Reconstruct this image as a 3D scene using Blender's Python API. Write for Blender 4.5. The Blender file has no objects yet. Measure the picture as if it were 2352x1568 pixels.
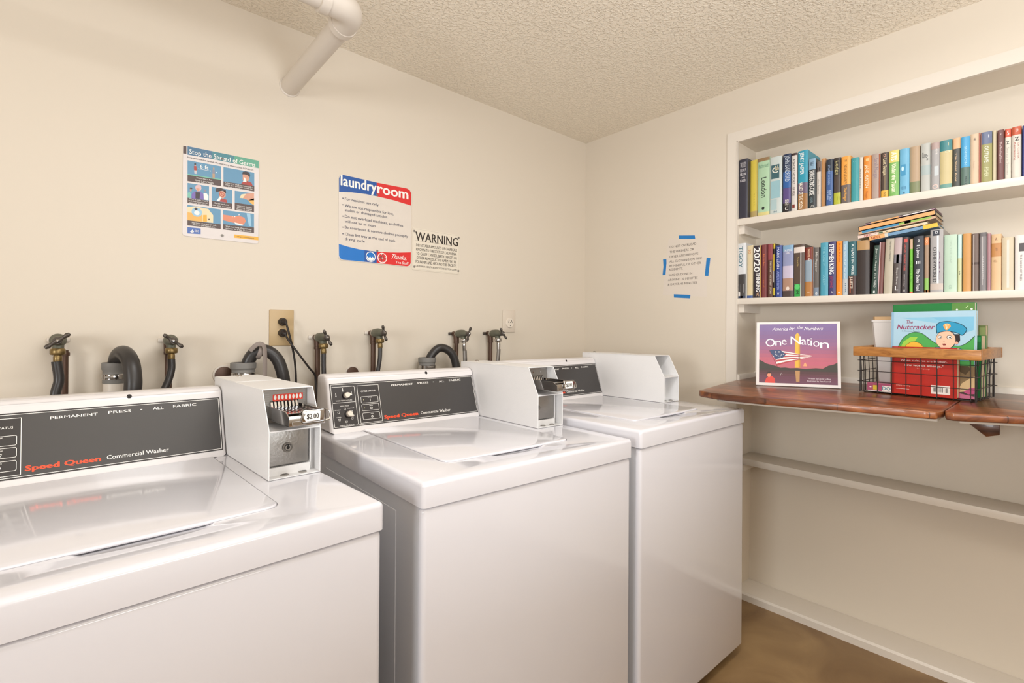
import bpy, bmesh, math, random, json
from mathutils import Vector, Matrix
random.seed(7)
SC = bpy.context.scene
COL = SC.collection

# ---------------------------------------------------------------- camera, world, lights, exposure
RES_X = 2352.0
FPX = 1142.33
def cam_axes(yaw, pitch, roll):
    cy, sy = math.cos(yaw), math.sin(yaw)
    w = Vector((sy*math.cos(pitch), cy*math.cos(pitch), math.sin(pitch)))
    r = Vector((cy, -sy, 0.0)); u = r.cross(w)
    r2 = r*math.cos(roll) + u*math.sin(roll)
    u2 = u*math.cos(roll) - r*math.sin(roll)
    return r2, u2, w
cr_, cu_, cw_ = cam_axes(math.radians(41.447), math.radians(0.163), math.radians(0.375))
cam_d = bpy.data.cameras.new('camera'); cam = bpy.data.objects.new('camera', cam_d); COL.objects.link(cam)
m = Matrix.Identity(4)
for i in range(3):
    m[i][0] = cr_[i]; m[i][1] = cu_[i]; m[i][2] = -cw_[i]
m[2][3] = 1.18
cam.matrix_world = m
cam_d.sensor_width = 36.0; cam_d.lens = FPX*36.0/RES_X; cam_d.shift_y = -25.15/RES_X
cam_d.clip_start = 0.02
SC.camera = cam

wd = bpy.data.worlds.new('world'); SC.world = wd; wd.use_nodes = True
wd.node_tree.nodes['Background'].inputs[0].default_value = (1.0, 0.95, 0.88, 1)
wd.node_tree.nodes['Background'].inputs[1].default_value = 0.3

def area(name, loc, target, size, power, color, size_y=None):
    d = bpy.data.lights.new(name, 'AREA'); d.energy = power; d.color = color
    d.size = size
    if size_y: d.shape = 'RECTANGLE'; d.size_y = size_y
    o = bpy.data.objects.new(name, d); COL.objects.link(o); o.location = loc
    o.rotation_euler = (Vector(target)-Vector(loc)).to_track_quat('-Z', 'Y').to_euler()
    return o
area('assumed_doorway_light', (-1.2, -2.2, 1.2), (0.9, 1.9, 1.4), 0.9, 3.5, (0.95, 0.98, 1.0), 1.8)  # unseen doorway, assumed from the way the pipe shadow falls
area('niche_fill_light', (-2.22, -0.1, 1.25), (2.2, 0.6, 0.7), 0.8, 31, (0.95, 0.98, 1.0), 0.8)  # added fill from the left to brighten the niche; no window known there
area('bounce_light', (0.45, -1.0, 1.35), (0.6, -0.6, 2.285), 1.2, 42, (0.93, 0.97, 1.0), 1.2)  # added upward fill, brightens the room by way of the ceiling
area('added_ceiling_fill', (0.82, 0.30, 2.20), (0.82, 0.30, 0), 1.15, 12.5, (0.95, 0.97, 1.0), 0.28)  # added overhead fill, unseen; brightens the washer tops and evens the walls
SC.view_settings.view_transform = 'Standard'; SC.view_settings.look = 'None'
SC.view_settings.gamma = 1.0; SC.view_settings.use_curve_mapping = False
SC.view_settings.exposure = 0.36

# ---------------------------------------------------------------- materials
def lin(h):
    h = h.lstrip('#'); o = []
    for i in (0, 2, 4):
        c = int(h[i:i+2], 16)/255.0
        o.append(c/12.92 if c <= 0.04045 else ((c+0.055)/1.055)**2.4)
    return (*o, 1.0)
MATS = {}
def mat(name, hexc, rough=0.5, metal=0.0, var=0.04, vscale=6.0, bump=0.0, bscale=40.0, spec=0.5, coat=0.0):
    if name in MATS: return MATS[name]
    M = bpy.data.materials.new(name); M.use_nodes = True; N = M.node_tree.nodes; L = M.node_tree.links
    b = N['Principled BSDF']
    b.inputs['Roughness'].default_value = rough; b.inputs['Metallic'].default_value = metal
    b.inputs['Specular IOR Level'].default_value = spec
    b.inputs['Coat Weight'].default_value = coat; b.inputs['Coat Roughness'].default_value = 0.08
    tc = N.new('ShaderNodeTexCoord')
    nz = N.new('ShaderNodeTexNoise'); nz.inputs['Scale'].default_value = vscale; nz.inputs['Detail'].default_value = 4
    L.new(tc.outputs['Object'], nz.inputs['Vector'])
    c = lin(hexc)
    mx = N.new('ShaderNodeMix'); mx.data_type = 'RGBA'
    mx.inputs[6].default_value = tuple(min(1, x*(1-var)) for x in c[:3])+(1,)
    mx.inputs[7].default_value = tuple(min(1, x*(1+var)) for x in c[:3])+(1,)
    L.new(nz.outputs['Fac'], mx.inputs[0]); L.new(mx.outputs[2], b.inputs['Base Color'])
    if bump > 0:
        n2 = N.new('ShaderNodeTexNoise'); n2.inputs['Scale'].default_value = bscale; n2.inputs['Detail'].default_value = 3
        L.new(tc.outputs['Object'], n2.inputs['Vector'])
        bp = N.new('ShaderNodeBump'); bp.inputs['Strength'].default_value = bump; bp.inputs['Distance'].default_value = 0.004
        L.new(n2.outputs['Fac'], bp.inputs['Height']); L.new(bp.outputs['Normal'], b.inputs['Normal'])
    MATS[name] = M; return M

def hexmat(h, rough=0.45):
    return mat('print_'+h.lstrip('#'), h, rough, var=0.05, vscale=25)

M_WALL = mat('wall_paint', '#DDD2C2', 0.55, var=0.012, vscale=1.5, bump=0.10, bscale=30, spec=0.35)
M_TRIM = mat('trim_paint', '#E2D9CD', 0.35, var=0.02, vscale=4, bump=0.08, bscale=25)
M_ENAM = mat('white_enamel', '#D9D7DC', 0.11, var=0.008, vscale=2, coat=0.5)
M_ENAM2 = mat('side_enamel', '#D3D3D7', 0.3, var=0.01, vscale=2)
M_CONS = mat('console_plastic', '#DCD7D6', 0.28, var=0.01, vscale=3, coat=0.2)
M_BOX = mat('powder_coated_steel', '#E2E0DF', 0.38, var=0.02, vscale=8, bump=0.15, bscale=500)
M_GREY = mat('console_graphite', '#3D3A39', 0.34, var=0.05, vscale=5)
M_BLACK = mat('black_print', '#2B2524', 0.4)
M_WHITE = mat('white_print', '#F2EEE8', 0.4, var=0.01)
M_ORANGE = mat('orange_print', '#FF4E22', 0.4, var=0.01)
M_CHROME = mat('chrome', '#B9B6B4', 0.14, metal=1.0, var=0.03, vscale=30)
M_STEEL = mat('brushed_steel', '#979490', 0.38, metal=0.85, var=0.15, vscale=25, bump=0.2, bscale=160)
M_ZINC = mat('zinc_plate', '#8F8A84', 0.45, metal=0.6, var=0.12, vscale=30)
M_DARK = mat('dark_gap', '#191413', 0.7)
M_RUBBER = mat('black_rubber', '#302D2C', 0.38, var=0.1, vscale=10)
M_GREYRUB = mat('grey_rubber', '#7F7C78', 0.55, var=0.06, vscale=10)
M_PVC = mat('cream_pvc_paint', '#D6CCC0', 0.4, var=0.02, vscale=8)
M_BRASS = mat('aged_brass', '#857048', 0.35, metal=0.7, var=0.2, vscale=40)
M_VALVE = mat('verdigris_valve', '#68685A', 0.5, metal=0.35, var=0.18, vscale=40, bump=0.3, bscale=120)
M_HANDLE = mat('dark_iron_handle', '#57504A', 0.42, metal=0.5, var=0.12, vscale=40)
M_COPPER = mat('aged_copper_pipe', '#5A4336', 0.45, metal=0.4, var=0.2, vscale=30)
M_TAPE = mat('blue_painter_tape', '#1F79BE', 0.6, var=0.08, vscale=60)
M_PAPER = mat('note_paper', '#DDD2C6', 0.6, var=0.01)
M_PLATE = mat('tan_outlet_plate', '#BFA47A', 0.4, var=0.03)
M_IVORY = mat('ivory_outlet', '#E6DACB', 0.35, var=0.02)
M_WIRE = mat('black_wire', '#241B17', 0.45)
M_STRAP = mat('grey_strap', '#8C8079', 0.6, var=0.06)
M_PAGES = mat('book_pages', '#D9C8A8', 0.8, var=0.15, vscale=120)
M_TUB = mat('white_plastic_tub', '#DED9D5', 0.35, var=0.01)

def ceiling_mat():
    M = bpy.data.materials.new('textured_ceiling'); M.use_nodes = True; N = M.node_tree.nodes; L = M.node_tree.links
    b = N['Principled BSDF']; b.inputs['Base Color'].default_value = lin('#F0E5D3'); b.inputs['Roughness'].default_value = 0.42
    tc = N.new('ShaderNodeTexCoord')
    mp = N.new('ShaderNodeMapping'); mp.inputs['Scale'].default_value = (1.0, 1.0, 1.0); L.new(tc.outputs['Object'], mp.inputs['Vector'])
    n1 = N.new('ShaderNodeTexNoise'); n1.inputs['Scale'].default_value = 88; n1.inputs['Detail'].default_value = 2.5; n1.inputs['Distortion'].default_value = 0.6
    L.new(mp.outputs['Vector'], n1.inputs['Vector'])
    r = N.new('ShaderNodeValToRGB'); r.color_ramp.elements[0].position = 0.47; r.color_ramp.elements[1].position = 0.62
    L.new(n1.outputs['Fac'], r.inputs['Fac'])
    bp = N.new('ShaderNodeBump'); bp.inputs['Strength'].default_value = 0.6; bp.inputs['Distance'].default_value = 0.0045
    L.new(r.outputs['Color'], bp.inputs['Height']); L.new(bp.outputs['Normal'], b.inputs['Normal'])
    return M
M_CEIL = ceiling_mat()

def floor_mat():
    M = bpy.data.materials.new('brown_vinyl_floor'); M.use_nodes = True; N = M.node_tree.nodes; L = M.node_tree.links
    b = N['Principled BSDF']; b.inputs['Roughness'].default_value = 0.42
    tc = N.new('ShaderNodeTexCoord')
    n1 = N.new('ShaderNodeTexNoise'); n1.inputs['Scale'].default_value = 3.5; n1.inputs['Detail'].default_value = 7; n1.inputs['Distortion'].default_value = 1.2
    L.new(tc.outputs['Object'], n1.inputs['Vector'])
    r = N.new('ShaderNodeValToRGB')
    r.color_ramp.elements[0].position = 0.3; r.color_ramp.elements[0].color = lin('#745738')
    r.color_ramp.elements[1].position = 0.72; r.color_ramp.elements[1].color = lin('#9E8058')
    L.new(n1.outputs['Fac'], r.inputs['Fac']); L.new(r.outputs['Color'], b.inputs['Base Color'])
    return M
M_FLOOR = floor_mat()

def wood_mat(name, c0, c1, c2, brick=True, sx=1.0):
    M = bpy.data.materials.new(name); M.use_nodes = True; N = M.node_tree.nodes; L = M.node_tree.links
    b = N['Principled BSDF']; b.inputs['Roughness'].default_value = 0.3; b.inputs['Coat Weight'].default_value = 0.15
    tc = N.new('ShaderNodeTexCoord')
    mp = N.new('ShaderNodeMapping'); mp.inputs['Scale'].default_value = (9*sx, 1.6*sx, 9*sx); L.new(tc.outputs['Object'], mp.inputs['Vector'])
    n1 = N.new('ShaderNodeTexNoise'); n1.inputs['Scale'].default_value = 4; n1.inputs['Detail'].default_value = 8; n1.inputs['Distortion'].default_value = 1.5
    L.new(mp.outputs['Vector'], n1.inputs['Vector'])
    r = N.new('ShaderNodeValToRGB')
    r.color_ramp.elements[0].position = 0.28; r.color_ramp.elements[0].color = lin(c0)
    r.color_ramp.elements[1].position = 0.75; r.color_ramp.elements[1].color = lin(c2)
    e = r.color_ramp.elements.new(0.5); e.color = lin(c1)
    L.new(n1.outputs['Fac'], r.inputs['Fac'])
    out = r.outputs['Color']
    if brick:
        m2 = N.new('ShaderNodeMapping'); m2.inputs['Rotation'].default_value = (0, 0, math.radians(90)); L.new(tc.outputs['Object'], m2.inputs['Vector'])
        bk = N.new('ShaderNodeTexBrick'); bk.inputs['Scale'].default_value = 1.0
        bk.inputs['Brick Width'].default_value = 0.34; bk.inputs['Row Height'].default_value = 0.062
        bk.inputs['Mortar Size'].default_value = 0.0006; bk.inputs['Color1'].default_value = (0.45, 0.45, 0.45, 1); bk.inputs['Color2'].default_value = (1.5, 1.35, 1.2, 1)
        bk.inputs['Mortar'].default_value = (0.3, 0.25, 0.2, 1)
        L.new(m2.outputs['Vector'], bk.inputs['Vector'])
        mx = N.new('ShaderNodeMix'); mx.data_type = 'RGBA'; mx.blend_type = 'MULTIPLY'; mx.inputs[0].default_value = 0.75
        L.new(out, mx.inputs[6]); L.new(bk.outputs['Color'], mx.inputs[7]); out = mx.outputs[2]
    L.new(out, b.inputs['Base Color'])
    return M
M_DESK = wood_mat('dark_butcher_block', '#54301F', '#74452C', '#A0663C')
M_RIM = wood_mat('honey_wood_rim', '#8E5A2B', '#B0763A', '#C48A4B', brick=False, sx=2.0)

# ---------------------------------------------------------------- mesh helpers
class MB:
    def __init__(s): s.v = []; s.f = []; s.mi = []; s.ms = []
    def midx(s, m):
        if m not in s.ms: s.ms.append(m)
        return s.ms.index(m)
    def add(s, vs, fs, m):
        o = len(s.v); k = s.midx(m); s.v += [tuple(v) for v in vs]
        for f in fs: s.f.append([i+o for i in f]); s.mi.append(k)
        return s
    def xf(s, M4, start=0):
        for i in range(start, len(s.v)): s.v[i] = tuple(M4 @ Vector(s.v[i]))
        return s
    def box(s, a, b, m):
        (x0, y0, z0), (x1, y1, z1) = a, b
        if x0 > x1: x0, x1 = x1, x0
        if y0 > y1: y0, y1 = y1, y0
        if z0 > z1: z0, z1 = z1, z0
        return s.add([(x0,y0,z0),(x1,y0,z0),(x1,y1,z0),(x0,y1,z0),(x0,y0,z1),(x1,y0,z1),(x1,y1,z1),(x0,y1,z1)],
                     [(0,3,2,1),(4,5,6,7),(0,1,5,4),(1,2,6,5),(2,3,7,6),(3,0,4,7)], m)
    def bm(s, b, m):
        b.verts.index_update(); s.add([v.co.copy() for v in b.verts], [[v.index for v in f.verts] for f in b.faces], m); b.free(); return s
    def rbox(s, a, b, r, m, seg=3, sel=None):
        bm_ = bmesh.new(); bmesh.ops.create_cube(bm_, size=1.0)
        A, B = Vector(a), Vector(b)
        for v in bm_.verts: v.co = Vector([A[i]+(v.co[i]+0.5)*(B[i]-A[i]) for i in range(3)])
        ed = [e for e in bm_.edges if sel is None or sel(e)]
        bmesh.ops.bevel(bm_, geom=ed, offset=r, segments=seg, profile=0.5, affect='EDGES')
        return s.bm(bm_, m)
    def prism(s, pts, axis, a0, a1, m, bevel=0.0, seg=2):
        # pts 2D; axis 'x': (y,z); 'y': (x,z); 'z': (x,y)
        def P(p, a):
            return (a, p[0], p[1]) if axis == 'x' else ((p[0], a, p[1]) if axis == 'y' else (p[0], p[1], a))
        b = bmesh.new()
        v0 = [b.verts.new(P(p, a0)) for p in pts]; v1 = [b.verts.new(P(p, a1)) for p in pts]
        n = len(pts); b.faces.new(v0); b.faces.new(list(reversed(v1)))
        for i in range(n): b.faces.new((v0[i], v1[i], v1[(i+1) % n], v0[(i+1) % n]))
        bmesh.ops.recalc_face_normals(b, faces=b.faces)
        if bevel > 0: bmesh.ops.bevel(b, geom=list(b.edges), offset=bevel, segments=seg, profile=0.5, affect='EDGES')
        return s.bm(b, m)
    def tube(s, pts, r, m, seg=12, caps=True, flat=1.0):
        pts = [Vector(p) for p in pts]; n = len(pts); rs = r if isinstance(r, (list, tuple)) else [r]*n
        vs = []; fs = []
        t = (pts[1]-pts[0]).normalized(); up = Vector((0, 0, 1)) if abs(t.z) < 0.9 else Vector((1, 0, 0))
        nx = t.cross(up).normalized()
        for i, p in enumerate(pts):
            if i == 0: tt = pts[1]-pts[0]
            elif i == n-1: tt = pts[-1]-pts[-2]
            else: tt = (pts[i+1]-pts[i]).normalized()+(pts[i]-pts[i-1]).normalized()
            tt.normalize(); nx = (nx - tt*nx.dot(tt)).normalized(); ny = tt.cross(nx)
            for k in range(seg):
                a = 2*math.pi*k/seg; vs.append(p + nx*(rs[i]*math.cos(a)) + ny*(rs[i]*flat*math.sin(a)))
        for i in range(n-1):
            for k in range(seg):
                k2 = (k+1) % seg; fs.append((i*seg+k, i*seg+k2, (i+1)*seg+k2, (i+1)*seg+k))
        if caps: fs.append(list(range(seg))[::-1]); fs.append([(n-1)*seg+k for k in range(seg)])
        return s.add(vs, fs, m)
    def lathe(s, prof, origin, axis, m, seg=24):
        # prof: (r, h) along axis from origin
        o = Vector(origin); z = Vector(axis).normalized()
        x = z.cross(Vector((0, 0, 1))) if abs(z.z) < 0.9 else Vector((1, 0, 0)); x.normalize(); y = z.cross(x)
        vs = []; fs = []; n = len(prof)
        for r, h in prof:
            for k in range(seg):
                a = 2*math.pi*k/seg; vs.append(o+z*h+x*(max(r, 1e-5)*math.cos(a))+y*(max(r, 1e-5)*math.sin(a)))
        for i in range(n-1):
            for k in range(seg):
                k2 = (k+1) % seg; fs.append((i*seg+k, i*seg+k2, (i+1)*seg+k2, (i+1)*seg+k))
        fs.append(list(range(seg))[::-1]); fs.append([(n-1)*seg+k for k in range(seg)])
        return s.add(vs, fs, m)
    def sphere(s, c, r, m, sc=(1, 1, 1), seg=12):
        b = bmesh.new(); bmesh.ops.create_uvsphere(b, u_segments=seg, v_segments=max(6, seg//2), radius=r)
        for v in b.verts: v.co = Vector((c[0]+v.co.x*sc[0], c[1]+v.co.y*sc[1], c[2]+v.co.z*sc[2]))
        return s.bm(b, m)
    def build(s, name, parent=None, origin=None, angle=35, local=False, rename=None):
        o = Vector(origin) if origin is not None else Vector((0, 0, 0))
        if parent is not None and not local: o = Vector(parent.get('_o', (0, 0, 0)))
        me = bpy.data.meshes.new(name)
        me.from_pydata([tuple(Vector(v)-o) for v in s.v], [], s.f)
        for m_ in s.ms: me.materials.append(m_)
        me.polygons.foreach_set('material_index', s.mi)
        me.update()
        b = bmesh.new(); b.from_mesh(me); bmesh.ops.recalc_face_normals(b, faces=b.faces) if not getattr(s, 'keep', False) else None
        b.to_mesh(me); b.free()
        me.polygons.foreach_set('use_smooth', [True]*len(me.polygons))
        me.set_sharp_from_angle(angle=math.radians(angle))
        ob = bpy.data.objects.new(name, me); COL.objects.link(ob)
        if parent is not None: ob.parent = parent
        elif origin is not None: ob.location = o
        return ob

def tag(o, label=None, cat=None, group=None, kind=None):
    if label: o['label'] = label
    if cat: o['category'] = cat
    if group: o['group'] = group
    if kind: o['kind'] = kind
    return o
def thing(name, loc, label, cat, group=None, rz=0.0):
    o = bpy.data.objects.new(name, None); COL.objects.link(o); o.location = loc; o.rotation_euler = (0, 0, rz)
    o.empty_display_size = 0.05; o['_o'] = tuple(loc)
    return tag(o, label, cat, group)
def struct(name, mb): return tag(mb.build(name), kind='structure')

# ---------------------------------------------------------------- lettering and printed shapes
_TC = {}
def glyphs(text, bold):
    key = (text, round(bold, 2))
    key = text
    if key in _TC: return _TC[key]
    cu = bpy.data.curves.new('lettering', 'FONT'); cu.body = text; cu.size = 1.0; cu.offset = 0.0; cu.resolution_u = 2
    ob = bpy.data.objects.new('lettering', cu); COL.objects.link(ob)
    bpy.context.view_layer.update()
    dg = bpy.context.evaluated_depsgraph_get()
    me = bpy.data.meshes.new_from_object(ob.evaluated_get(dg))
    vs = [(v.co.x, v.co.y) for v in me.vertices]; fs = [tuple(p.vertices) for p in me.polygons]
    bpy.data.objects.remove(ob); bpy.data.curves.remove(cu); bpy.data.meshes.remove(me)
    _TC[key] = (vs, fs); return vs, fs
class Frame:
    """a flat printed face: origin, right and up vectors; layers stack outwards"""
    def __init__(s, O, R, U, step=0.0001): s.O = Vector(O); s.R = Vector(R).normalized(); s.U = Vector(U).normalized(); s.N = s.R.cross(s.U); s.st = step
    def P(s, x, y, k=1): return s.O+s.R*x+s.U*y+s.N*(k*s.st)
    def poly(s, mb, pts, m, k=1): mb.add([s.P(x, y, k) for x, y in pts], [tuple(range(len(pts)))], m)
    def rect(s, mb, x0, y0, x1, y1, m, k=1): s.poly(mb, [(x0,y0),(x1,y0),(x1,y1),(x0,y1)], m, k)
    def disc(s, mb, cx, cy, r, m, k=1, n=20, ry=None):
        ry = ry or r
        s.poly(mb, [(cx+r*math.cos(2*math.pi*i/n), cy+ry*math.sin(2*math.pi*i/n)) for i in range(n)], m, k)
    def line(s, mb, pts, w, m, k=1):
        for (x0, y0), (x1, y1) in zip(pts[:-1], pts[1:]):
            d = math.hypot(x1-x0, y1-y0) or 1e-6; nx, ny = -(y1-y0)/d*w/2, (x1-x0)/d*w/2; ex, ey = (x1-x0)/d*w/2, (y1-y0)/d*w/2
            s.poly(mb, [(x0+nx-ex,y0+ny-ey),(x0-nx-ex,y0-ny-ey),(x1-nx+ex,y1-ny+ey),(x1+nx+ex,y1+ny+ey)], m, k)
    def text(s, mb, t, x0, y0, x1, y1, m, bold=0.5, k=2, shear=0.0, rot=0):
        """baseline y0, top of tallest letter y1, stretched between x0 and x1. rot=-90: box given in face units, text reads downwards"""
        vs, fs = glyphs(t, bold)
        if not vs: return
        mnx = min(v[0] for v in vs); mxx = max(v[0] for v in vs); top = max(v[1] for v in vs)
        d = 0.011*bold
        shifts = [(0, 0)] if bold < 0.35 else ([(-d, 0), (d, 0)] if bold < 1.1 else [(-d, 0), (0, 0), (d, 0), (0, d*.6), (0, -d*.6)])
        for j_, (sx, sy) in enumerate(shifts):
            out = []
            for vx, vy in vs:
                a = (vx+sx-mnx)/(mxx-mnx); b = (vy+sy)/top
                if rot == 0: x = x0+a*(x1-x0)+shear*b*(y1-y0); y = y0+b*(y1-y0)
                else: y = y1-a*(y1-y0); x = x0+b*(x1-x0)
                out.append(s.P(x, y, k+j_*0.00005/s.st))
            mb.add(out, fs, m)

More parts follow.
